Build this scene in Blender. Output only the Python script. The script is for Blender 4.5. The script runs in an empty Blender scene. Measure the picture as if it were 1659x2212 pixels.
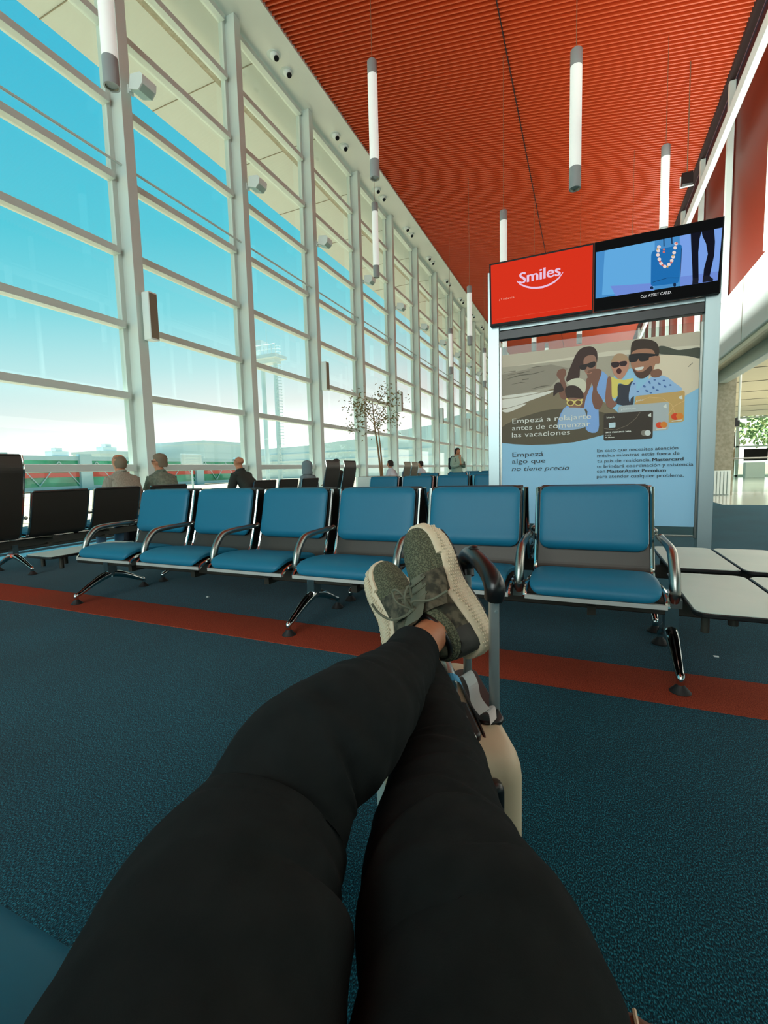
import bpy, bmesh, math, random
from mathutils import Vector, Matrix, noise
PI = math.pi
sc = bpy.context.scene
C = bpy.context.scene.collection
random.seed(7)

# ------------------------------------------------------------------ camera
cam_data = bpy.data.cameras.new('camera')
cam_data.sensor_fit = 'VERTICAL'
cam_data.sensor_height = 36.0
cam_data.lens = 16.096
cam_data.clip_start = 0.02
cam_data.clip_end = 2000
cam = bpy.data.objects.new('camera', cam_data)
C.objects.link(cam)
cx = Vector((0.914587, 0.40356865, -0.02574791))
cy = Vector((0.01298856, -0.09295424, -0.99558566))
cz = Vector((-0.40418054, 0.91021528, -0.09025652))
cam.matrix_world = Matrix(((cx.x, -cy.x, -cz.x, 0.0), (cx.y, -cy.y, -cz.y, 0.0), (cx.z, -cy.z, -cz.z, 1.0), (0, 0, 0, 1)))
sc.camera = cam

# ------------------------------------------------------------------ view
sc.view_settings.view_transform = 'Standard'
sc.view_settings.look = 'None'
sc.view_settings.gamma = 1.0
sc.view_settings.exposure = 0.0

def lin(c):
    r = []
    for v in c[:3]:
        v = v / 255.0
        r.append(v / 12.92 if v <= 0.04045 else ((v + 0.055) / 1.055) ** 2.4)
    return (r[0], r[1], r[2], 1.0)

# ------------------------------------------------------------------ sky
SKY_STRENGTH = 1.0
w = bpy.data.worlds.new('world'); sc.world = w; w.use_nodes = True
nt = w.node_tree; nt.nodes.clear()
out = nt.nodes.new('ShaderNodeOutputWorld'); bg = nt.nodes.new('ShaderNodeBackground')
tc = nt.nodes.new('ShaderNodeTexCoord'); sep = nt.nodes.new('ShaderNodeSeparateXYZ')
ramp = nt.nodes.new('ShaderNodeValToRGB')
nt.links.new(tc.outputs['Generated'], sep.inputs[0])
# sky pales towards the far (sun-hazed) end of the apron
mad = nt.nodes.new('ShaderNodeMath'); mad.operation = 'MULTIPLY_ADD'
mad.inputs[1].default_value = -0.16; 
nt.links.new(sep.outputs['Y'], mad.inputs[0]); nt.links.new(sep.outputs['Z'], mad.inputs[2])
add = nt.nodes.new('ShaderNodeMath'); add.operation = 'ADD'; add.inputs[1].default_value = 0.10
nt.links.new(mad.outputs[0], add.inputs[0])
nt.links.new(add.outputs[0], ramp.inputs[0])
els = ramp.color_ramp.elements
stops = [(0.0, (2.7, 2.55, 2.35)), (0.05, (1.6, 1.58, 1.5)), (0.12, (1.0, 1.04, 1.0)), (0.20, (0.60, 0.92, 0.93)),
         (0.30, (0.27, 0.78, 0.86)), (0.42, (0.115, 0.66, 0.80)), (0.60, (0.07, 0.57, 0.77)), (1.0, (0.06, 0.48, 0.72))]
while len(els) < len(stops): els.new(0.5)
for e, (p, c) in zip(els, stops):
    e.position = p; e.color = (c[0], c[1], c[2], 1)
nt.links.new(ramp.outputs[0], bg.inputs['Color']); bg.inputs['Strength'].default_value = SKY_STRENGTH
nt.links.new(bg.outputs[0], out.inputs['Surface'])

# ------------------------------------------------------------------ sun
sun = bpy.data.lights.new('sun', 'SUN'); sun.energy = 17.0; sun.angle = 0.009; sun.color = (1.0, 0.97, 0.92)
so = bpy.data.objects.new('sun', sun); C.objects.link(so)
so.rotation_euler = Vector((-0.40, 0.10, 0.90)).to_track_quat('Z', 'Y').to_euler()

def area(name, loc, size, energy, color, rot=(0, 0, 0)):
    l = bpy.data.lights.new(name, 'AREA'); l.shape = 'RECTANGLE'; l.size = size[0]; l.size_y = size[1]
    l.energy = energy; l.color = color
    o = bpy.data.objects.new(name, l); C.objects.link(o); o.location = loc; o.rotation_euler = rot
    return o
# added unseen fill lights: behind the viewer, over the hall, under the mezzanine
area('rear_fill', (-2.5, -13.2, 6.0), (9.5, 9.5), 1700, (0.88, 1.0, 0.99), (math.radians(95), 0, 0))
area('hall_fill', (1.7, 22.0, 4.7), (1.4, 60), 2700, (0.95, 1.0, 0.92), (0, math.radians(218), 0))
area('mezzanine_fill', (7.5, 9.0, 3.6), (7, 16), 800, (1.0, 0.95, 0.85))
area('mezzanine_fill', (7.5, 24.0, 3.6), (7, 10), 700, (1.0, 0.95, 0.85))

# ------------------------------------------------------------------ materials
def mat(name, col, rough=0.5, metal=0.0, spec=0.5, emit=None, estr=1.0, coat=0.0, sheen=0.0):
    m = bpy.data.materials.new(name); m.use_nodes = True
    b = m.node_tree.nodes['Principled BSDF']
    b.inputs['Base Color'].default_value = lin(col)
    b.inputs['Roughness'].default_value = rough
    b.inputs['Metallic'].default_value = metal
    b.inputs['Specular IOR Level'].default_value = spec
    b.inputs['Coat Weight'].default_value = coat
    b.inputs['Sheen Weight'].default_value = sheen
    if emit is not None:
        b.inputs['Emission Color'].default_value = lin(emit)
        b.inputs['Emission Strength'].default_value = estr
    return m
def nodes(m):
    return m.node_tree.nodes, m.node_tree.links, m.node_tree.nodes['Principled BSDF']
def vary(m, scale, c1, c2, detail=3.0, pos=(0.35, 0.65), stretch=(1, 1, 1), kind='noise'):
    n, l, b = nodes(m)
    t = n.new('ShaderNodeTexCoord'); mp = n.new('ShaderNodeMapping'); mp.inputs['Scale'].default_value = stretch
    l.new(t.outputs['Object'], mp.inputs[0])
    if kind == 'noise':
        x = n.new('ShaderNodeTexNoise'); x.inputs['Scale'].default_value = scale; x.inputs['Detail'].default_value = detail
        o = x.outputs['Fac']
    else:
        x = n.new('ShaderNodeTexVoronoi'); x.inputs['Scale'].default_value = scale; o = x.outputs['Distance']
    l.new(mp.outputs[0], x.inputs['Vector'])
    r = n.new('ShaderNodeValToRGB'); r.color_ramp.elements[0].position = pos[0]; r.color_ramp.elements[1].position = pos[1]
    r.color_ramp.elements[0].color = lin(c1); r.color_ramp.elements[1].color = lin(c2)
    l.new(o, r.inputs[0]); l.new(r.outputs[0], b.inputs['Base Color'])
    return o
def bump(m, scale, strength, dist=0.002, kind='noise', stretch=(1, 1, 1), detail=2.0):
    n, l, b = nodes(m)
    t = n.new('ShaderNodeTexCoord'); mp = n.new('ShaderNodeMapping'); mp.inputs['Scale'].default_value = stretch
    l.new(t.outputs['Object'], mp.inputs[0])
    if kind == 'noise':
        x = n.new('ShaderNodeTexNoise'); x.inputs['Scale'].default_value = scale; x.inputs['Detail'].default_value = detail; o = x.outputs['Fac']
    elif kind == 'voronoi':
        x = n.new('ShaderNodeTexVoronoi'); x.inputs['Scale'].default_value = scale; x.inputs['Randomness'].default_value = 0.15; o = x.outputs['Distance']
    else:
        x = n.new('ShaderNodeTexWave'); x.inputs['Scale'].default_value = scale; o = x.outputs['Fac']
    l.new(mp.outputs[0], x.inputs['Vector'])
    bp = n.new('ShaderNodeBump'); bp.inputs['Strength'].default_value = strength; bp.inputs['Distance'].default_value = dist
    l.new(o, bp.inputs['Height']); l.new(bp.outputs[0], b.inputs['Normal'])

def glass_mat(name, tint, refl=0.10, rough=0.0):
    m = bpy.data.materials.new(name); m.use_nodes = True
    n = m.node_tree.nodes; l = m.node_tree.links; n.clear()
    o = n.new('ShaderNodeOutputMaterial'); mx = n.new('ShaderNodeMixShader'); tr = n.new('ShaderNodeBsdfTransparent')
    gl = n.new('ShaderNodeBsdfGlossy'); gl.inputs['Roughness'].default_value = rough
    lw = n.new('ShaderNodeLayerWeight'); lw.inputs['Blend'].default_value = 0.5
    pw = n.new('ShaderNodeMath'); pw.operation = 'POWER'; pw.inputs[1].default_value = 5.0
    mu = n.new('ShaderNodeMath'); mu.operation = 'MULTIPLY_ADD'; mu.inputs[1].default_value = refl; mu.inputs[2].default_value = 0.02
    tr.inputs['Color'].default_value = (tint[0], tint[1], tint[2], 1)
    l.new(lw.outputs['Facing'], pw.inputs[0]); l.new(pw.outputs[0], mu.inputs[0]); l.new(mu.outputs[0], mx.inputs[0])
    l.new(tr.outputs[0], mx.inputs[1]); l.new(gl.outputs[0], mx.inputs[2]); l.new(mx.outputs[0], o.inputs[0])
    return m

M = {}
M['white'] = mat('white_paint', (226, 236, 230), 0.35)
M['frame'] = mat('frame_paint', (210, 224, 216), 0.4)
M['soffit'] = mat('soffit_panel', (228, 234, 222), 0.45)
vary(M['soffit'], 0.35, (220, 228, 216), (234, 238, 228))
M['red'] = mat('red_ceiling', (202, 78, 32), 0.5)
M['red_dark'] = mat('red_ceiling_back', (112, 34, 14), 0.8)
M['seam'] = mat('dark_seam', (40, 14, 8), 0.8)
M['red_reflection'] = mat('ceiling_reflection_panel', (92, 27, 9), 0.4, spec=0.25)  # red of the mirrored ceiling is put into the base colour
M['fascia'] = mat('fascia_panel', (208, 222, 218), 0.4)
M['under'] = mat('mezzanine_soffit', (226, 214, 184), 0.5)
M['stone'] = mat('column_stone', (150, 145, 125), 0.6); vary(M['stone'], 14, (138, 134, 112), (160, 154, 134))
M['carpet'] = mat('carpet', (24, 46, 52), 0.95, spec=0.08, sheen=0.08)
n, l, b = nodes(M['carpet'])
t = n.new('ShaderNodeTexCoord')
x1 = n.new('ShaderNodeTexNoise'); x1.inputs['Scale'].default_value = 330; x1.inputs['Detail'].default_value = 2
x2 = n.new('ShaderNodeTexNoise'); x2.inputs['Scale'].default_value = 1.3; x2.inputs['Detail'].default_value = 4
mp = n.new('ShaderNodeMapping'); mp.inputs['Scale'].default_value = (1.0, 0.55, 1.0)
l.new(t.outputs['Object'], mp.inputs[0]); l.new(mp.outputs[0], x1.inputs['Vector']); l.new(t.outputs['Object'], x2.inputs['Vector'])
r = n.new('ShaderNodeValToRGB'); e = r.color_ramp.elements
e[0].position = 0.38; e[0].color = lin((2, 34, 44)); e[1].position = 0.68; e[1].color = lin((40, 134, 154))
e2 = r.color_ramp.elements.new(0.53); e2.color = lin((5, 68, 84))
l.new(x1.outputs['Fac'], r.inputs[0])
mx = n.new('ShaderNodeMix'); mx.data_type = 'RGBA'; mx.blend_type = 'MULTIPLY'; mx.inputs[0].default_value = 0.5
r2 = n.new('ShaderNodeValToRGB'); r2.color_ramp.elements[0].color = (0.6, 0.6, 0.6, 1); r2.color_ramp.elements[0].position = 0.35; r2.color_ramp.elements[1].position = 0.6
l.new(x2.outputs['Fac'], r2.inputs[0]); l.new(r.outputs[0], mx.inputs[6]); l.new(r2.outputs[0], mx.inputs[7]); l.new(mx.outputs[2], b.inputs['Base Color'])
bp = n.new('ShaderNodeBump'); bp.inputs['Strength'].default_value = 0.9; bp.inputs['Distance'].default_value = 0.004
l.new(x1.outputs['Fac'], bp.inputs['Height']); l.new(bp.outputs[0], b.inputs['Normal'])
M['carpet_red'] = mat('carpet_stripe', (128, 44, 28), 0.95, spec=0.1)
vary(M['carpet_red'], 240, (118, 44, 30), (176, 80, 54)); bump(M['carpet_red'], 240, 0.9, 0.004)
M['sunlit_tile'] = mat('sunlit_polished_tile', (205, 208, 196), 0.12)  # polished floor, its pale colour standing for sunlight
M['ground'] = mat('apron_concrete', (152, 142, 120), 0.9); vary(M['ground'], 0.15, (148, 138, 114), (158, 148, 126))
M['eave'] = mat('eave_panel', (184, 192, 184), 0.5)
M['marking'] = mat('apron_joint', (104, 100, 86), 0.9)
M['blue'] = mat('blue_vinyl', (18, 108, 138), 0.48, spec=0.35); bump(M['blue'], 420, 0.12, 0.0006)
M['shell'] = mat('perforated_shell', (58, 54, 48), 0.45, metal=0.35)
M['shell_grey'] = mat('perforated_grey', (128, 122, 102), 0.45, metal=0.4)
n, l, b = nodes(M['shell'])
M['chrome'] = mat('chrome', (205, 208, 206), 0.09, metal=1.0)
M['rail'] = mat('front_rail_metal', (206, 206, 200), 0.4, metal=0.5)
M['alu'] = mat('aluminium', (150, 152, 146), 0.28, metal=1.0)
M['beam'] = mat('beam_paint', (66, 64, 56), 0.35, metal=0.4)
M['black'] = mat('black_plastic', (14, 15, 15), 0.35)
M['table'] = mat('table_laminate', (190, 206, 196), 0.45, spec=0.3); vary(M['table'], 3.0, (186, 204, 194), (196, 210, 200))
M['steel'] = mat('brushed_steel', (168, 184, 186), 0.36, metal=0.75)
M['pend'] = mat('pendant_tube', (240, 244, 238), 0.4, emit=(225, 238, 232), estr=0.35)
M['pend_grey'] = mat('pendant_cap', (150, 160, 160), 0.4)
M['wire'] = mat('steel_wire', (150, 120, 95), 0.5, metal=0.5)
M['glass'] = glass_mat('window_glass', (0.93, 0.97, 0.965), 0.7)
M['clear'] = glass_mat('clear_glass', (0.88, 0.93, 0.91), 1.0)
M['greenglass'] = mat('green_glazing', (22, 140, 100), 0.15, emit=(20, 120, 90), estr=0.0)
vary(M['greenglass'], 0.28, (16, 120, 84), (60, 176, 140), stretch=(1, 1, 2))
M['corr'] = mat('corridor_panel', (170, 196, 200), 0.5)
M['corr_red'] = mat('corridor_stripe', (206, 74, 58), 0.5)
M['haze'] = mat('hazed_cladding', (206, 222, 220), 0.6); vary(M['haze'], 0.3, (198, 216, 216), (214, 228, 226))  # distance haze painted in as a pale, washed-out colour
M['haze2'] = mat('hazed_concrete', (206, 218, 218), 0.7)  # same haze whitening put into the base colour
M['jeans'] = mat('black_denim', (20, 23, 23), 0.95, spec=0.12)
n, l, b = nodes(M['jeans']); b.inputs['Sheen Roughness'].default_value = 0.5
vary(M['jeans'], 30, (24, 29, 29), (29, 34, 34)); bump(M['jeans'], 900, 0.35, 0.0006, stretch=(1, 1, 1))
M['skin'] = mat('skin', (184, 124, 88), 0.5)
vary(M['skin'], 18, (170, 110, 76), (192, 132, 96))
M['knit'] = mat('olive_knit', (84, 88, 66), 0.85); vary(M['knit'], 330, (64, 68, 50), (98, 102, 78), pos=(0.55, 0.35), kind='voronoi')
M['knit2'] = mat('olive_canvas', (76, 76, 62), 0.8); vary(M['knit2'], 45, (44, 46, 34), (92, 88, 70), pos=(0.42, 0.58))
M['heelcup'] = mat('dark_heel', (42, 42, 36), 0.6)
M['sole'] = mat('cream_sole', (214, 200, 170), 0.55)
M['sole_dark'] = mat('outsole', (40, 38, 34), 0.7)
M['lace'] = mat('olive_lace', (98, 100, 82), 0.8)
M['cream'] = mat('cream_shell', (196, 182, 152), 0.5); bump(M['cream'], 330, 0.25, 0.0006)
M['silver_trim'] = mat('silver_plastic', (176, 184, 182), 0.3, metal=0.7)
M['tagblue'] = mat('blue_paper', (70, 160, 205), 0.6)
M['tagwhite'] = mat('white_paper', (220, 228, 226), 0.6)
M['brown'] = mat('brown_leather', (98, 66, 46), 0.6); bump(M['brown'], 90, 0.3, 0.002)
M['shirt_stripe'] = mat('striped_shirt', (150, 146, 128), 0.9)
vary(M['shirt_stripe'], 22, (140, 136, 120), (158, 154, 138), stretch=(4, 4, 0.05), pos=(0.40, 0.60))
M['shirt_green'] = mat('green_grey_shirt', (110, 122, 106), 0.9); vary(M['shirt_green'], 30, (98, 110, 96), (122, 134, 116))
M['shirt_dark'] = mat('dark_polo', (40, 46, 40), 0.9)
M['hoodie'] = mat('grey_hoodie', (112, 130, 134), 0.9)
M['shirt_white'] = mat('white_shirt', (206, 214, 222), 0.8)
M['coat'] = mat('pale_green_jacket', (150, 176, 158), 0.85)
M['scarf'] = mat('tan_scarf', (186, 150, 116), 0.9)
M['jeansblue'] = mat('blue_jeans', (96, 130, 158), 0.9)
M['trousers'] = mat('dark_trousers', (34, 38, 46), 0.9)
M['hair_grey'] = mat('grey_hair', (120, 108, 88), 0.9)
M['hair_dark'] = mat('dark_hair', (44, 30, 24), 0.85)
M['bark'] = mat('bark', (140, 112, 78), 0.85)
M['leaf'] = mat('leaf', (118, 112, 62), 0.7); vary(M['leaf'], 9, (150, 118, 70), (92, 112, 62), pos=(0.4, 0.6))
M['tree_green'] = mat('foliage', (120, 150, 90), 0.8); vary(M['tree_green'], 2, (96, 130, 72), (160, 176, 110))
M['screen_dark'] = mat('screen_frame', (10, 11, 11), 0.45, spec=0.15)
M['rubber'] = mat('rubber_foot', (26, 24, 22), 0.6)

_flat = {}
def flat(col, emit=0.0):
    k = (tuple(col), emit)
    if k not in _flat:
        if emit > 0:
            m = mat('screen_picture', (0, 0, 0), 0.5, spec=0.03, emit=col, estr=emit)
        else:
            m = mat('printed_colour', col, 0.5, spec=0.25)
            c_ = m.node_tree.nodes['Principled BSDF'].inputs['Base Color']; c_.default_value = [v*min(1.75, 0.85/max(c_.default_value[:3])) for v in c_.default_value[:3]]+[1]
        _flat[k] = m
    return _flat[k]

# ------------------------------------------------------------------ mesh tools
class MB:
    def __init__(s): s.v = []; s.f = []
    def add(s, vs, fs):
        o = len(s.v); s.v += [tuple(p) for p in vs]; s.f += [tuple(i + o for i in f) for f in fs]; return s
    def box(s, a, b):
        x0, y0, z0 = a; x1, y1, z1 = b
        return s.add([(x0,y0,z0),(x1,y0,z0),(x1,y1,z0),(x0,y1,z0),(x0,y0,z1),(x1,y0,z1),(x1,y1,z1),(x0,y1,z1)],
                     [(0,3,2,1),(4,5,6,7),(0,1,5,4),(1,2,6,5),(2,3,7,6),(3,0,4,7)])
    def prism(s, poly, axis, a, b):
        # poly: 2D points; axis 0: (y,z) extruded in x ; 1: (x,z) in y ; 2: (x,y) in z
        def mk(p, t):
            return (t, p[0], p[1]) if axis == 0 else (p[0], t, p[1]) if axis == 1 else (p[0], p[1], t)
        n = len(poly)
        return s.add([mk(p, a) for p in poly] + [mk(p, b) for p in poly],
                     [tuple(range(n))[::-1], tuple(range(n, 2*n))] + [(i, (i+1) % n, n+(i+1) % n, n+i) for i in range(n)])
    def rings(s, rings, close=True, cap=True):
        n = len(rings[0]); vs = [p for r in rings for p in r]; fs = []
        for k in range(len(rings)-1):
            for i in range(n if close else n-1):
                j = (i+1) % n
                fs.append((k*n+i, k*n+j, (k+1)*n+j, (k+1)*n+i))
        if cap:
            fs.append(tuple(range(n))[::-1]); fs.append(tuple((len(rings)-1)*n+i for i in range(n)))
        return s.add(vs, fs)
    def tube(s, pts, rad, n=12, flatf=None, up=None, smooth=0):
        pts = [Vector(p) for p in pts]
        if not isinstance(rad, (list, tuple)): rad = [rad]*len(pts)
        if smooth: pts, rad = spline(pts, rad, smooth)
        rings = []; prev = None
        for i, p in enumerate(pts):
            t = (pts[min(i+1, len(pts)-1)] - pts[max(i-1, 0)]).normalized()
            if prev is None:
                a = Vector(up) if up else (Vector((0,0,1)) if abs(t.z) < 0.9 else Vector((1,0,0)))
            else: a = prev
            a = (a - t*a.dot(t)).normalized(); prev = a; b2 = t.cross(a)
            fa = flatf if flatf else 1.0
            rings.append([tuple(p + a*math.cos(2*PI*k/n)*rad[i]*fa + b2*math.sin(2*PI*k/n)*rad[i]) for k in range(n)])
        return s.rings(rings)
    def cyl(s, p, q, r, n=20): return s.tube([p, q], r, n)
    def lathe(s, prof, c=(0,0,0), n=20):
        rings = [[(c[0]+r*math.cos(2*PI*k/n), c[1]+r*math.sin(2*PI*k/n), c[2]+z) for k in range(n)] for r, z in prof]
        return s.rings(rings)
    def ball(s, c, r, n=12, m=8):
        rx, ry, rz = r if isinstance(r, (list, tuple)) else (r, r, r)
        rings = []
        for i in range(m+1):
            t = PI*i/m; rr = max(math.sin(t), 1e-3)
            rings.append([(c[0]+rx*rr*math.cos(2*PI*k/n), c[1]+ry*rr*math.sin(2*PI*k/n), c[2]-rz*math.cos(t)) for k in range(n)])
        return s.rings(rings)
    def build(s, name, m, parent=None, loc=None, bevel=0, seg=2, smooth=False, label=None):
        me = bpy.data.meshes.new(name); me.from_pydata(s.v, [], s.f)
        bm = bmesh.new(); bm.from_mesh(me); bmesh.ops.recalc_face_normals(bm, faces=bm.faces); bm.to_mesh(me); bm.free()
        me.materials.append(m if not isinstance(m, str) else M[m])
        if smooth:
            for p in me.polygons: p.use_smooth = True
            try: me.set_sharp_from_angle(angle=math.radians(42))
            except Exception: pass
        o = bpy.data.objects.new(name, me); C.objects.link(o)
        if parent: o.parent = parent
        if loc: o.location = loc
        if bevel:
            md = o.modifiers.new('bevel', 'BEVEL'); md.width = bevel; md.segments = seg; md.limit_method = 'ANGLE'; md.angle_limit = math.radians(40)
            if not smooth:
                for p in me.polygons: p.use_smooth = True
                try: me.set_sharp_from_angle(angle=math.radians(42))
                except Exception: pass
        if label: o['label'] = label
        return o
def spline(pts, rad, sub):
    P = [pts[0]] + pts + [pts[-1]]; Rr = [rad[0]] + list(rad) + [rad[-1]]
    op = []; orr = []
    for i in range(1, len(P)-2):
        for k in range(sub):
            t = k/sub
            def cr(a, b2, c, d): return 0.5*((2*b2) + (c-a)*t + (2*a-5*b2+4*c-d)*t*t + (3*b2-a-3*c+d)*t**3)
            op.append(cr(P[i-1], P[i], P[i+1], P[i+2])); orr.append(cr(Rr[i-1], Rr[i], Rr[i+1], Rr[i+2]))
    op.append(pts[-1]); orr.append(rad[-1])
    return op, orr
def thing(name, label, cat, loc=(0,0,0), rotz=0.0, group=None):
    o = bpy.data.objects.new(name, None); C.objects.link(o); o.empty_display_size = 0.1
    o.location = loc; o.rotation_euler = (0, 0, rotz); o['label'] = label; o['category'] = cat
    if group: o['group'] = group
    return o
def tag(o, label, cat, group=None, kind=None):
    o['label'] = label; o['category'] = cat
    if group: o['group'] = group
    if kind: o['kind'] = kind
    return o
def struct(o):
    o['kind'] = 'structure'; return o
KIDS = {}
def dup(root, loc=None, rotz=None, label=None, group=None):
    def cp(o, par):
        c = o.copy(); C.objects.link(c)
        if par is not None: c.parent = par
        for ch in o.children: cp(ch, c)
        return c
    r = cp(root, None)
    if loc is not None: r.location = loc
    if rotz is not None: r.rotation_euler = (0, 0, rotz)
    if label: r['label'] = label
    if group: r['group'] = group
    return r
def text_mesh(s, x0, x1, z0, cap, y, m, parent, name='lettering', bold=0.0, shear=0.0, facing=-1, ref='E'):
    cu = bpy.data.curves.new(name, 'FONT'); cu.body = s; cu.size = 1.0; cu.offset = bold; cu.shear = shear; cu.resolution_u = 3
    tmp = bpy.data.objects.new(name, cu); C.objects.link(tmp); bpy.context.view_layer.update()
    me = bpy.data.meshes.new_from_object(tmp.evaluated_get(bpy.context.evaluated_depsgraph_get()))
    xs = [v.co.x for v in me.vertices]
    a, b2 = min(xs), max(xs)
    sx = (x1-x0)/max(b2-a, 1e-6); sz = cap/0.70
    for v in me.vertices:
        v.co = Vector((x0+(v.co.x-a)*sx, y, z0+v.co.y*sz))
    bpy.data.objects.remove(tmp)
    me.materials.clear(); me.materials.append(m)
    o = bpy.data.objects.new(name, me); C.objects.link(o)
    if parent: o.parent = parent
    return o
def flatpoly(polys, y, m, parent, name):
    """thin printed shapes (x,z) on a sheet facing -y"""
    mb = MB()
    for poly in polys:
        n = len(poly); mb.add([(p[0], y, p[1]) for p in poly], [tuple(range(n))])
    me = bpy.data.meshes.new(name); me.from_pydata(mb.v, [], mb.f)
    bm = bmesh.new(); bm.from_mesh(me); bmesh.ops.triangulate(bm, faces=bm.faces); bm.to_mesh(me); bm.free()
    me.materials.append(m); o = bpy.data.objects.new(name, me); C.objects.link(o)
    if parent: o.parent = parent
    return o
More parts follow.
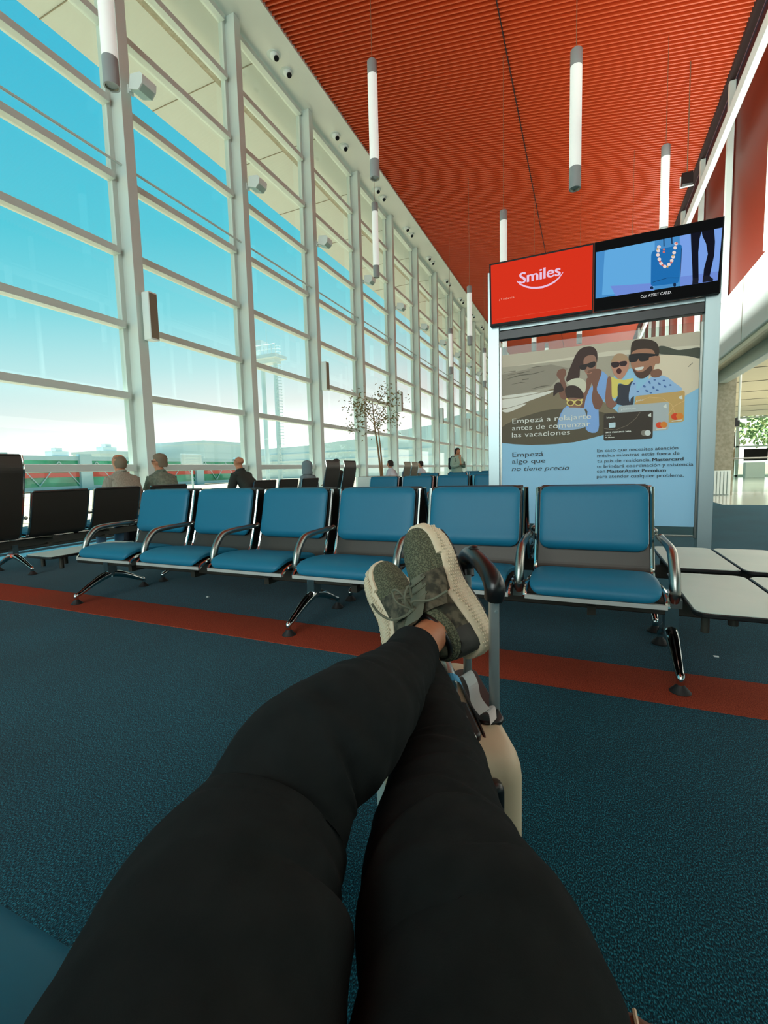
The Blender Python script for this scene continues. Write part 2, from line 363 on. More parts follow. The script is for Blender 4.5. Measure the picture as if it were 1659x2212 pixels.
PHOTO = [('sky', (176, 168, 150), [[(-1.023, 2.421), (1.134, 2.424), (1.128, 2.214), (0.264, 2.264), (-1.027, 2.225)]]), ('sky', (160, 150, 132), [[(-1.023, 2.434), (1.133, 2.432), (1.136, 2.283), (0.208, 2.331), (-1.026, 2.275)]]), ('sea', (142, 134, 118), [[(-1.026, 2.283), (0.264, 2.276), (0.726, 2.258), (1.13, 2.145), (1.133, 2.075), (0.535, 2.144), (-0.213, 1.825), (-1.028, 1.663)]]), ('sea', (122, 114, 100), [[(-1.023, 2.192), (-0.426, 2.254), (-0.217, 2.184), (-0.424, 1.986), (-1.028, 1.896)]]), ('sand', (196, 182, 158), [[(0.702, 2.211), (0.916, 2.206), (1.132, 2.144), (1.137, 1.829), (0.996, 1.749), (0.676, 1.69), (0.64, 2.088)]]), ('hill', (62, 64, 54), [[(0.725, 2.316), (0.775, 2.319), (0.839, 2.291), (0.914, 2.258), (1.0, 2.256), (1.128, 2.253), (1.132, 2.144), (1.015, 2.178), (0.853, 2.212), (0.729, 2.243)]]), ('sand', (108, 96, 74), [[(-1.028, 1.763), (-0.688, 1.867), (-0.334, 1.962), (-0.01, 1.87), (0.275, 1.662), (0.318, 1.568), (0.182, 1.359), (-0.148, 1.286), (-0.607, 1.275), (-1.032, 1.32)]]), ('sand', (74, 66, 50), [[(-1.032, 1.513), (-0.687, 1.655), (-0.272, 1.705), (0.248, 1.588), (0.182, 1.359), (-0.148, 1.286), (-0.607, 1.275), (-1.032, 1.32)]]), ('foam', (202, 198, 186), [[(-1.019, 1.87), (-0.847, 1.88), (-0.609, 1.908), (-0.394, 1.936), (-0.439, 1.901), (-0.672, 1.833), (-0.799, 1.795), (-0.995, 1.761), (-1.019, 1.796)], [(-1.02, 1.738), (-0.896, 1.769), (-0.719, 1.804), (-0.767, 1.767), (-0.945, 1.707)], [(-1.011, 1.919), (-0.767, 1.93), (-0.547, 1.931), (-0.767, 1.898), (-0.994, 1.89)]]), ('wave', (84, 78, 66), [[(-0.993, 2.122), (-0.798, 2.154), (-0.625, 2.157), (-0.502, 2.183), (-0.502, 2.186), (-0.627, 2.168), (-0.801, 2.167), (-0.994, 2.125)], [(-0.944, 2.174), (-0.767, 2.184), (-0.672, 2.201), (-0.673, 2.204), (-0.768, 2.194), (-0.945, 2.177)], [(-0.896, 2.055), (-0.783, 2.064), (-0.704, 2.052), (-0.704, 2.055), (-0.784, 2.075), (-0.896, 2.058)], [(-0.704, 2.234), (-0.563, 2.24), (-0.487, 2.244), (-0.487, 2.247), (-0.565, 2.25), (-0.705, 2.237)], [(-0.767, 2.096), (-0.687, 2.099), (-0.689, 2.112), (-0.768, 2.105)], [(-0.656, 1.975), (-0.531, 1.99), (-0.44, 1.999), (-0.44, 2.002), (-0.533, 2.003), (-0.657, 1.978)], [(-0.994, 2.217), (-0.847, 2.215), (-0.848, 2.223), (-0.994, 2.22)], [(1.02, 2.06), (1.058, 2.097), (1.054, 2.103), (1.016, 2.065)]]), ('hair', (52, 34, 28), [[(-0.031, 2.414), (0.04, 2.405), (0.09, 2.346), (0.096, 2.239), (0.071, 2.197), (-0.014, 2.192), (-0.086, 2.169), (-0.099, 2.063), (-0.156, 2.023), (-0.245, 2.031), (-0.224, 2.138), (-0.181, 2.241), (-0.145, 2.329), (-0.095, 2.392)]]), ('skin', (128, 92, 76), [[(-0.016, 2.306), (0.048, 2.309), (0.081, 2.271), (0.088, 2.195), (0.079, 2.128), (0.045, 2.063), (-0.005, 2.076), (-0.042, 2.134), (-0.054, 2.211), (-0.051, 2.272)]]), ('shirt', (108, 140, 184), [[(0.114, 2.116), (0.185, 2.079), (0.216, 2.015), (0.194, 1.912), (0.189, 1.791), (0.12, 1.735), (0.118, 1.412), (-0.019, 1.436), (-0.022, 1.685), (-0.33, 1.486), (-0.272, 1.705), (-0.067, 1.813), (0.074, 1.999)]]), ('skin', (104, 70, 56), [[(-0.335, 2.174), (-0.268, 2.182), (-0.246, 2.125), (-0.267, 2.065), (-0.237, 1.953), (-0.231, 1.827), (-0.303, 1.833), (-0.341, 1.963), (-0.319, 2.047), (-0.357, 2.113)], [(0.008, 2.136), (0.114, 2.139), (0.145, 2.098), (0.116, 1.995), (0.097, 1.89), (0.162, 1.763), (0.135, 1.673), (0.078, 1.677), (0.041, 1.803), (0.053, 1.94), (-0.012, 2.069)], [(-0.012, 2.046), (0.048, 2.048), (0.025, 1.943), (-0.023, 1.809), (-0.048, 1.687), (-0.095, 1.722), (-0.06, 1.874), (-0.026, 1.979)]]), ('hat', (172, 168, 148), [[(-0.237, 2.015), (-0.171, 2.052), (-0.084, 2.049), (-0.026, 1.994), (-0.025, 1.917), (-0.053, 1.873), (-0.141, 1.959), (-0.215, 1.99)]]), ('hair', (48, 34, 28), [[(-0.237, 1.968), (-0.156, 1.973), (-0.083, 1.923), (-0.05, 1.842), (-0.067, 1.813), (-0.213, 1.81), (-0.243, 1.852), (-0.259, 1.923)], [(-0.379, 1.998), (-0.319, 2.023), (-0.274, 1.925), (-0.348, 1.9), (-0.393, 1.865)]]), ('skin', (120, 86, 70), [[(-0.235, 1.827), (-0.067, 1.805), (-0.066, 1.735), (-0.109, 1.692), (-0.182, 1.694), (-0.23, 1.748)]]), ('shirt', (128, 150, 172), [[(-0.257, 1.703), (-0.183, 1.71), (-0.094, 1.697), (-0.036, 1.671), (-0.019, 1.467), (-0.33, 1.454), (-0.301, 1.612)]]), ('glasses', (226, 206, 120), [[(-0.249, 1.812), (-0.216, 1.781), (-0.154, 1.766), (-0.093, 1.77), (-0.055, 1.783), (-0.063, 1.804), (-0.098, 1.792), (-0.154, 1.788), (-0.209, 1.801), (-0.236, 1.828)], [(-0.151, 1.764), (-0.153, 1.751), (-0.161, 1.741), (-0.172, 1.733), (-0.187, 1.73), (-0.202, 1.731), (-0.217, 1.737), (-0.229, 1.746), (-0.237, 1.758), (-0.239, 1.771), (-0.237, 1.784), (-0.229, 1.795), (-0.217, 1.802), (-0.203, 1.805), (-0.188, 1.804), (-0.173, 1.798), (-0.161, 1.789), (-0.154, 1.777)], [(-0.063, 1.76), (-0.066, 1.747), (-0.073, 1.737), (-0.085, 1.729), (-0.099, 1.726), (-0.114, 1.727), (-0.128, 1.733), (-0.14, 1.742), (-0.148, 1.754), (-0.151, 1.767), (-0.148, 1.78), (-0.141, 1.79), (-0.129, 1.798), (-0.115, 1.801), (-0.1, 1.8), (-0.085, 1.794), (-0.074, 1.785), (-0.066, 1.773)]]), ('glasses', (92, 66, 44), [[(-0.162, 1.763), (-0.164, 1.754), (-0.17, 1.747), (-0.178, 1.742), (-0.189, 1.739), (-0.2, 1.74), (-0.211, 1.744), (-0.22, 1.751), (-0.225, 1.759), (-0.227, 1.769), (-0.226, 1.778), (-0.22, 1.785), (-0.211, 1.79), (-0.201, 1.793), (-0.19, 1.792), (-0.179, 1.788), (-0.17, 1.781), (-0.165, 1.773)], [(-0.075, 1.759), (-0.077, 1.75), (-0.082, 1.743), (-0.091, 1.738), (-0.101, 1.735), (-0.112, 1.736), (-0.123, 1.74), (-0.131, 1.747), (-0.137, 1.755), (-0.139, 1.765), (-0.137, 1.773), (-0.132, 1.781), (-0.123, 1.786), (-0.113, 1.788), (-0.102, 1.787), (-0.091, 1.783), (-0.082, 1.777), (-0.077, 1.768)]]), ('glasses', (34, 26, 24), [[(-0.1, 2.198), (-0.014, 2.214), (0.068, 2.231), (0.074, 2.182), (0.029, 2.159), (-0.014, 2.179), (-0.028, 2.15), (-0.078, 2.15)]]), ('lips', (150, 100, 80), [[(-0.028, 2.105), (0.009, 2.09), (0.039, 2.102), (0.035, 2.111), (0.008, 2.099), (-0.026, 2.113)]]), ('hair', (146, 118, 90), [[(0.271, 2.263), (0.311, 2.291), (0.379, 2.277), (0.42, 2.23), (0.425, 2.178), (0.252, 2.188)]]), ('skin', (158, 112, 92), [[(0.254, 2.198), (0.417, 2.194), (0.429, 2.126), (0.404, 2.055), (0.358, 1.997), (0.31, 2.013), (0.267, 2.085)]]), ('glasses', (38, 22, 24), [[(0.244, 2.192), (0.32, 2.195), (0.328, 2.145), (0.266, 2.137)], [(0.334, 2.193), (0.405, 2.194), (0.402, 2.147), (0.345, 2.148)]]), ('mouth', (60, 24, 22), [[(0.356, 2.087), (0.354, 2.076), (0.35, 2.067), (0.343, 2.06), (0.334, 2.057), (0.325, 2.058), (0.316, 2.063), (0.308, 2.071), (0.303, 2.082), (0.301, 2.093), (0.303, 2.104), (0.307, 2.113), (0.315, 2.12), (0.323, 2.123), (0.333, 2.122), (0.342, 2.117), (0.349, 2.109), (0.354, 2.098)]]), ('dress', (196, 180, 92), [[(0.248, 2.027), (0.31, 2.002), (0.392, 1.982), (0.478, 1.995), (0.466, 1.945), (0.406, 1.921), (0.325, 1.944), (0.32, 1.809), (0.266, 1.79), (0.243, 1.922)]]), ('dress', (44, 46, 54), [[(0.325, 1.937), (0.42, 1.92), (0.472, 1.959), (0.489, 1.794), (0.465, 1.677), (0.301, 1.721), (0.32, 1.802)]]), ('skin', (118, 80, 66), [[(0.213, 2.03), (0.248, 2.012), (0.262, 1.784), (0.315, 1.719), (0.247, 1.664), (0.19, 1.745), (0.196, 1.911)]]), ('hair', (50, 38, 30), [[(0.451, 2.373), (0.479, 2.416), (0.555, 2.425), (0.646, 2.402), (0.711, 2.353), (0.732, 2.264), (0.721, 2.208), (0.695, 2.226), (0.668, 2.287), (0.57, 2.314), (0.479, 2.289), (0.447, 2.249)]]), ('skin', (140, 98, 76), [[(0.463, 2.291), (0.57, 2.314), (0.668, 2.287), (0.702, 2.218), (0.734, 2.214), (0.739, 2.134), (0.697, 2.125), (0.667, 2.041), (0.578, 1.985), (0.518, 2.006), (0.47, 2.092), (0.448, 2.183)]]), ('glasses', (30, 26, 26), [[(0.427, 2.244), (0.453, 2.268), (0.571, 2.264), (0.714, 2.235), (0.714, 2.221), (0.637, 2.211), (0.625, 2.177), (0.547, 2.174), (0.527, 2.21), (0.508, 2.179), (0.441, 2.178)]]), ('beard', (70, 48, 38), [[(0.469, 2.107), (0.523, 2.057), (0.589, 2.064), (0.653, 2.115), (0.667, 2.049), (0.591, 1.984), (0.518, 2.002)]]), ('teeth', (228, 226, 216), [[(0.493, 2.107), (0.535, 2.111), (0.581, 2.112), (0.569, 2.084), (0.53, 2.074), (0.503, 2.086)]]), ('shirt', (134, 164, 196), [[(0.656, 1.984), (0.726, 1.999), (0.809, 1.975), (0.887, 1.903), (0.961, 1.813), (0.751, 1.786), (0.489, 1.787), (0.45, 1.723), (0.436, 1.799), (0.46, 1.931), (0.506, 1.963), (0.515, 1.851), (0.566, 1.891)]]), ('print', (62, 90, 140), [[(0.607, 1.878), (0.604, 1.875), (0.6, 1.874), (0.595, 1.875), (0.59, 1.877), (0.585, 1.88), (0.582, 1.885), (0.579, 1.89), (0.578, 1.894), (0.579, 1.898), (0.581, 1.901), (0.585, 1.902), (0.59, 1.902), (0.595, 1.9), (0.6, 1.896), (0.604, 1.892), (0.607, 1.887), (0.607, 1.882)], [(0.654, 1.908), (0.65, 1.908), (0.646, 1.91), (0.642, 1.914), (0.638, 1.92), (0.635, 1.926), (0.633, 1.933), (0.632, 1.939), (0.632, 1.943), (0.635, 1.946), (0.638, 1.946), (0.642, 1.944), (0.646, 1.94), (0.65, 1.935), (0.653, 1.928), (0.656, 1.922), (0.656, 1.916), (0.656, 1.911)], [(0.708, 1.95), (0.707, 1.947), (0.705, 1.944), (0.702, 1.943), (0.698, 1.942), (0.693, 1.943), (0.689, 1.944), (0.685, 1.946), (0.683, 1.949), (0.682, 1.952), (0.683, 1.955), (0.685, 1.958), (0.689, 1.959), (0.693, 1.96), (0.697, 1.959), (0.701, 1.958), (0.705, 1.956), (0.707, 1.953)], [(0.637, 1.826), (0.635, 1.823), (0.632, 1.822), (0.626, 1.822), (0.62, 1.823), (0.614, 1.826), (0.609, 1.83), (0.605, 1.835), (0.603, 1.839), (0.603, 1.843), (0.605, 1.846), (0.609, 1.847), (0.614, 1.847), (0.62, 1.845), (0.626, 1.842), (0.631, 1.838), (0.635, 1.834), (0.637, 1.829)], [(0.69, 1.848), (0.686, 1.848), (0.683, 1.85), (0.679, 1.854), (0.676, 1.859), (0.674, 1.865), (0.673, 1.871), (0.674, 1.876), (0.676, 1.88), (0.679, 1.882), (0.682, 1.882), (0.686, 1.88), (0.69, 1.876), (0.693, 1.871), (0.695, 1.865), (0.696, 1.859), (0.695, 1.854), (0.693, 1.85)], [(0.755, 1.888), (0.753, 1.887), (0.748, 1.887), (0.743, 1.889), (0.738, 1.893), (0.733, 1.898), (0.729, 1.904), (0.727, 1.909), (0.726, 1.914), (0.727, 1.917), (0.73, 1.919), (0.734, 1.919), (0.739, 1.916), (0.744, 1.913), (0.749, 1.908), (0.753, 1.902), (0.756, 1.896), (0.756, 1.892)], [(0.798, 1.933), (0.797, 1.931), (0.795, 1.928), (0.792, 1.927), (0.787, 1.926), (0.783, 1.926), (0.779, 1.928), (0.775, 1.93), (0.773, 1.933), (0.772, 1.936), (0.773, 1.939), (0.775, 1.941), (0.778, 1.943), (0.783, 1.943), (0.787, 1.943), (0.791, 1.942), (0.795, 1.939), (0.797, 1.936)], [(0.739, 1.827), (0.738, 1.825), (0.735, 1.823), (0.73, 1.822), (0.725, 1.823), (0.72, 1.824), (0.715, 1.827), (0.711, 1.83), (0.709, 1.833), (0.708, 1.836), (0.71, 1.839), (0.713, 1.841), (0.717, 1.842), (0.722, 1.841), (0.728, 1.84), (0.732, 1.837), (0.736, 1.834), (0.739, 1.831)], [(0.813, 1.858), (0.811, 1.856), (0.807, 1.855), (0.802, 1.856), (0.798, 1.858), (0.793, 1.862), (0.789, 1.866), (0.786, 1.871), (0.785, 1.875), (0.786, 1.878), (0.788, 1.88), (0.792, 1.881), (0.796, 1.88), (0.801, 1.878), (0.806, 1.875), (0.81, 1.871), (0.812, 1.866), (0.813, 1.862)], [(0.862, 1.877), (0.862, 1.874), (0.86, 1.871), (0.856, 1.87), (0.852, 1.869), (0.848, 1.869), (0.844, 1.871), (0.84, 1.873), (0.838, 1.876), (0.837, 1.879), (0.838, 1.882), (0.84, 1.884), (0.843, 1.886), (0.847, 1.887), (0.852, 1.886), (0.856, 1.885), (0.859, 1.882), (0.861, 1.88)], [(0.541, 1.834), (0.541, 1.831), (0.538, 1.829), (0.535, 1.827), (0.531, 1.826), (0.526, 1.827), (0.522, 1.828), (0.518, 1.831), (0.516, 1.833), (0.515, 1.837), (0.516, 1.84), (0.518, 1.842), (0.521, 1.844), (0.526, 1.844), (0.53, 1.844), (0.535, 1.842), (0.538, 1.84), (0.541, 1.837)], [(0.498, 1.927), (0.498, 1.924), (0.496, 1.921), (0.493, 1.92), (0.489, 1.919), (0.484, 1.92), (0.481, 1.921), (0.477, 1.923), (0.475, 1.926), (0.474, 1.929), (0.475, 1.932), (0.477, 1.935), (0.48, 1.936), (0.484, 1.937), (0.488, 1.937), (0.492, 1.935), (0.495, 1.933), (0.498, 1.93)], [(0.673, 1.807), (0.672, 1.805), (0.67, 1.803), (0.666, 1.802), (0.662, 1.801), (0.658, 1.802), (0.653, 1.803), (0.65, 1.805), (0.648, 1.807), (0.647, 1.81), (0.647, 1.812), (0.65, 1.814), (0.653, 1.816), (0.657, 1.816), (0.662, 1.816), (0.666, 1.814), (0.67, 1.812), (0.672, 1.81)]]), ('skin', (110, 76, 60), [[(0.66, 2.056), (0.731, 2.07), (0.764, 2.031), (0.748, 1.986), (0.688, 1.978), (0.655, 2.006)]])]
CARDS = [('card', (166, 134, 82), [[(0.502, 1.756), (0.504, 1.769), (0.51, 1.779), (0.52, 1.785), (0.533, 1.787), (0.963, 1.801), (0.975, 1.801), (0.984, 1.798), (0.989, 1.792), (0.991, 1.784), (0.993, 1.491), (0.991, 1.477), (0.986, 1.467), (0.977, 1.461), (0.964, 1.459), (0.517, 1.453), (0.503, 1.453), (0.494, 1.456), (0.488, 1.462), (0.487, 1.471)]], 'gold card'), ('card', (146, 152, 152), [[(0.332, 1.659), (0.334, 1.671), (0.34, 1.681), (0.35, 1.686), (0.364, 1.688), (0.812, 1.692), (0.825, 1.691), (0.835, 1.688), (0.84, 1.683), (0.842, 1.675), (0.845, 1.404), (0.843, 1.392), (0.838, 1.383), (0.828, 1.377), (0.815, 1.375), (0.36, 1.364), (0.346, 1.364), (0.336, 1.367), (0.33, 1.373), (0.329, 1.382)]], 'silver card'), ('card', (50, 42, 34), [[(0.176, 1.58), (0.178, 1.593), (0.184, 1.601), (0.193, 1.607), (0.207, 1.609), (0.658, 1.607), (0.671, 1.606), (0.681, 1.603), (0.686, 1.597), (0.688, 1.589), (0.69, 1.316), (0.688, 1.303), (0.683, 1.294), (0.674, 1.289), (0.661, 1.287), (0.21, 1.289), (0.196, 1.29), (0.186, 1.293), (0.18, 1.299), (0.178, 1.308)]], 'black card'), ('chip', (176, 198, 204), [[(0.231, 1.484), (0.231, 1.489), (0.233, 1.492), (0.235, 1.494), (0.239, 1.495), (0.294, 1.498), (0.298, 1.498), (0.3, 1.497), (0.302, 1.495), (0.303, 1.492), (0.303, 1.449), (0.303, 1.444), (0.301, 1.441), (0.299, 1.439), (0.295, 1.438), (0.243, 1.437), (0.239, 1.437), (0.236, 1.438), (0.234, 1.44), (0.234, 1.443)]], ''), ('wave_mark', (216, 216, 206), [[(0.935, 1.738), (0.968, 1.756), (0.972, 1.709), (0.944, 1.717)], [(0.785, 1.649), (0.817, 1.671), (0.821, 1.623), (0.793, 1.634)], [(0.634, 1.56), (0.668, 1.58), (0.67, 1.537), (0.642, 1.545)]], ''), ('arc', (190, 160, 108), [[(0.492, 1.703), (0.648, 1.761), (0.777, 1.738), (0.867, 1.658), (0.914, 1.525), (0.917, 1.526), (0.87, 1.661), (0.778, 1.742), (0.647, 1.765), (0.49, 1.707)], [(0.837, 1.544), (0.895, 1.641), (0.993, 1.693), (0.991, 1.697), (0.892, 1.645), (0.834, 1.547)]], ''), ('arc', (112, 100, 84), [[(0.181, 1.429), (0.307, 1.407), (0.43, 1.453), (0.516, 1.53), (0.559, 1.597), (0.555, 1.6), (0.513, 1.533), (0.428, 1.457), (0.306, 1.411), (0.181, 1.434)]], ''), ('circle', (196, 60, 30), [[(0.947, 1.52), (0.945, 1.508), (0.938, 1.497), (0.928, 1.489), (0.915, 1.486), (0.901, 1.486), (0.888, 1.492), (0.877, 1.501), (0.869, 1.513), (0.867, 1.526), (0.869, 1.539), (0.875, 1.55), (0.886, 1.557), (0.899, 1.561), (0.913, 1.56), (0.926, 1.555), (0.937, 1.545), (0.944, 1.533)], [(0.795, 1.434), (0.793, 1.422), (0.787, 1.412), (0.777, 1.405), (0.764, 1.402), (0.751, 1.402), (0.738, 1.407), (0.727, 1.416), (0.72, 1.427), (0.718, 1.439), (0.72, 1.451), (0.726, 1.462), (0.737, 1.469), (0.749, 1.472), (0.762, 1.471), (0.775, 1.466), (0.786, 1.458), (0.793, 1.447)]], ''), ('circle', (222, 132, 52), [[(0.984, 1.522), (0.983, 1.51), (0.977, 1.499), (0.968, 1.492), (0.957, 1.488), (0.944, 1.489), (0.933, 1.494), (0.923, 1.503), (0.917, 1.515), (0.914, 1.527), (0.916, 1.539), (0.922, 1.55), (0.931, 1.557), (0.942, 1.561), (0.955, 1.56), (0.966, 1.555), (0.976, 1.546), (0.982, 1.535)], [(0.832, 1.436), (0.83, 1.425), (0.825, 1.414), (0.816, 1.407), (0.805, 1.404), (0.793, 1.404), (0.781, 1.409), (0.772, 1.418), (0.765, 1.429), (0.763, 1.441), (0.765, 1.453), (0.771, 1.463), (0.78, 1.47), (0.791, 1.474), (0.803, 1.473), (0.814, 1.468), (0.824, 1.46), (0.83, 1.449)]], ''), ('circle', (112, 106, 96), [[(0.642, 1.355), (0.64, 1.344), (0.633, 1.334), (0.624, 1.327), (0.612, 1.324), (0.599, 1.325), (0.587, 1.329), (0.577, 1.337), (0.57, 1.348), (0.568, 1.359), (0.57, 1.37), (0.576, 1.38), (0.586, 1.387), (0.598, 1.39), (0.61, 1.389), (0.623, 1.384), (0.633, 1.376), (0.639, 1.366)]], ''), ('circle', (176, 180, 176), [[(0.67, 1.353), (0.669, 1.342), (0.664, 1.333), (0.655, 1.326), (0.645, 1.322), (0.634, 1.323), (0.624, 1.327), (0.615, 1.335), (0.61, 1.345), (0.607, 1.357), (0.609, 1.368), (0.614, 1.377), (0.623, 1.384), (0.633, 1.388), (0.644, 1.387), (0.654, 1.382), (0.663, 1.375), (0.668, 1.365)]], ''), ('strip', (222, 216, 200), [[(0.874, 1.468), (0.974, 1.476), (0.972, 1.486), (0.872, 1.478)], [(0.722, 1.387), (0.822, 1.389), (0.821, 1.4), (0.721, 1.397)]], '')]
TEXTS = [('Empezá a relajarte', -0.888, 0.037, 1.561, 0.062, '', 'w'), ('antes de comenzar', -0.893, 0.031, 1.471, 0.062, '', 'w'), ('las vacaciones', -0.893, -0.197, 1.383, 0.062, '', 'w'), ('black', 0.207, 0.293, 1.551, 0.022, '', 'w'), ('platinum', 0.36, 0.508, 1.637, 0.022, '', 'g'), ('gold', 0.511, 0.583, 1.726, 0.022, '', 'w'), ('5412 7512 3412 3456', 0.199, 0.466, 1.376, 0.016, 'b', 'w'), ('12/13', 0.199, 0.25, 1.343, 0.012, '', 'w'), ('M. Moines', 0.2, 0.292, 1.319, 0.012, 'b', 'w'), ('Empezá', -0.887, -0.507, 1.131, 0.058, '', 'k'), ('algo que', -0.891, -0.482, 1.046, 0.058, '', 'k'), ('no tiene precio', -0.896, -0.2, 0.95, 0.058, 'i', 'k'), ('En caso que necesites atención', 0.11, 0.943, 1.154, 0.038, '', 'k'), ('médica mientras estás fuera de', 0.111, 0.958, 1.094, 0.038, '', 'k'), ('tu país de residencia,', 0.112, 0.675, 1.028, 0.038, '', 'k'), ('Mastercard', 0.692, 0.997, 1.026, 0.038, 'b', 'k'), ('te brindará coordinación y asistencia', 0.109, 1.092, 0.965, 0.038, '', 'k'), ('con', 0.11, 0.2, 0.907, 0.038, '', 'k'), ('MasterAssist Premium', 0.222, 0.829, 0.904, 0.038, 'b', 'k'), ('para atender cualquier problema.', 0.111, 1.008, 0.842, 0.038, '', 'k')]
SMILE = [(-0.815, 3.257), (-0.774, 3.208), (-0.71, 3.169), (-0.645, 3.142), (-0.581, 3.13), (-0.508, 3.127), (-0.436, 3.141), (-0.375, 3.166), (-0.325, 3.204), (-0.282, 3.263), (-0.286, 3.267), (-0.336, 3.215), (-0.385, 3.183), (-0.444, 3.161), (-0.513, 3.15), (-0.583, 3.153), (-0.643, 3.164), (-0.704, 3.187), (-0.765, 3.221), (-0.809, 3.263)]
SMTXT = ((-0.78, 3.23), (-0.316, 3.207), (-0.78, 3.359))
TODAV = ((-1.028, 3.061), (-0.844, 3.062))
LEGAL = ((-1.06, 2.849), (-0.026, 2.849))
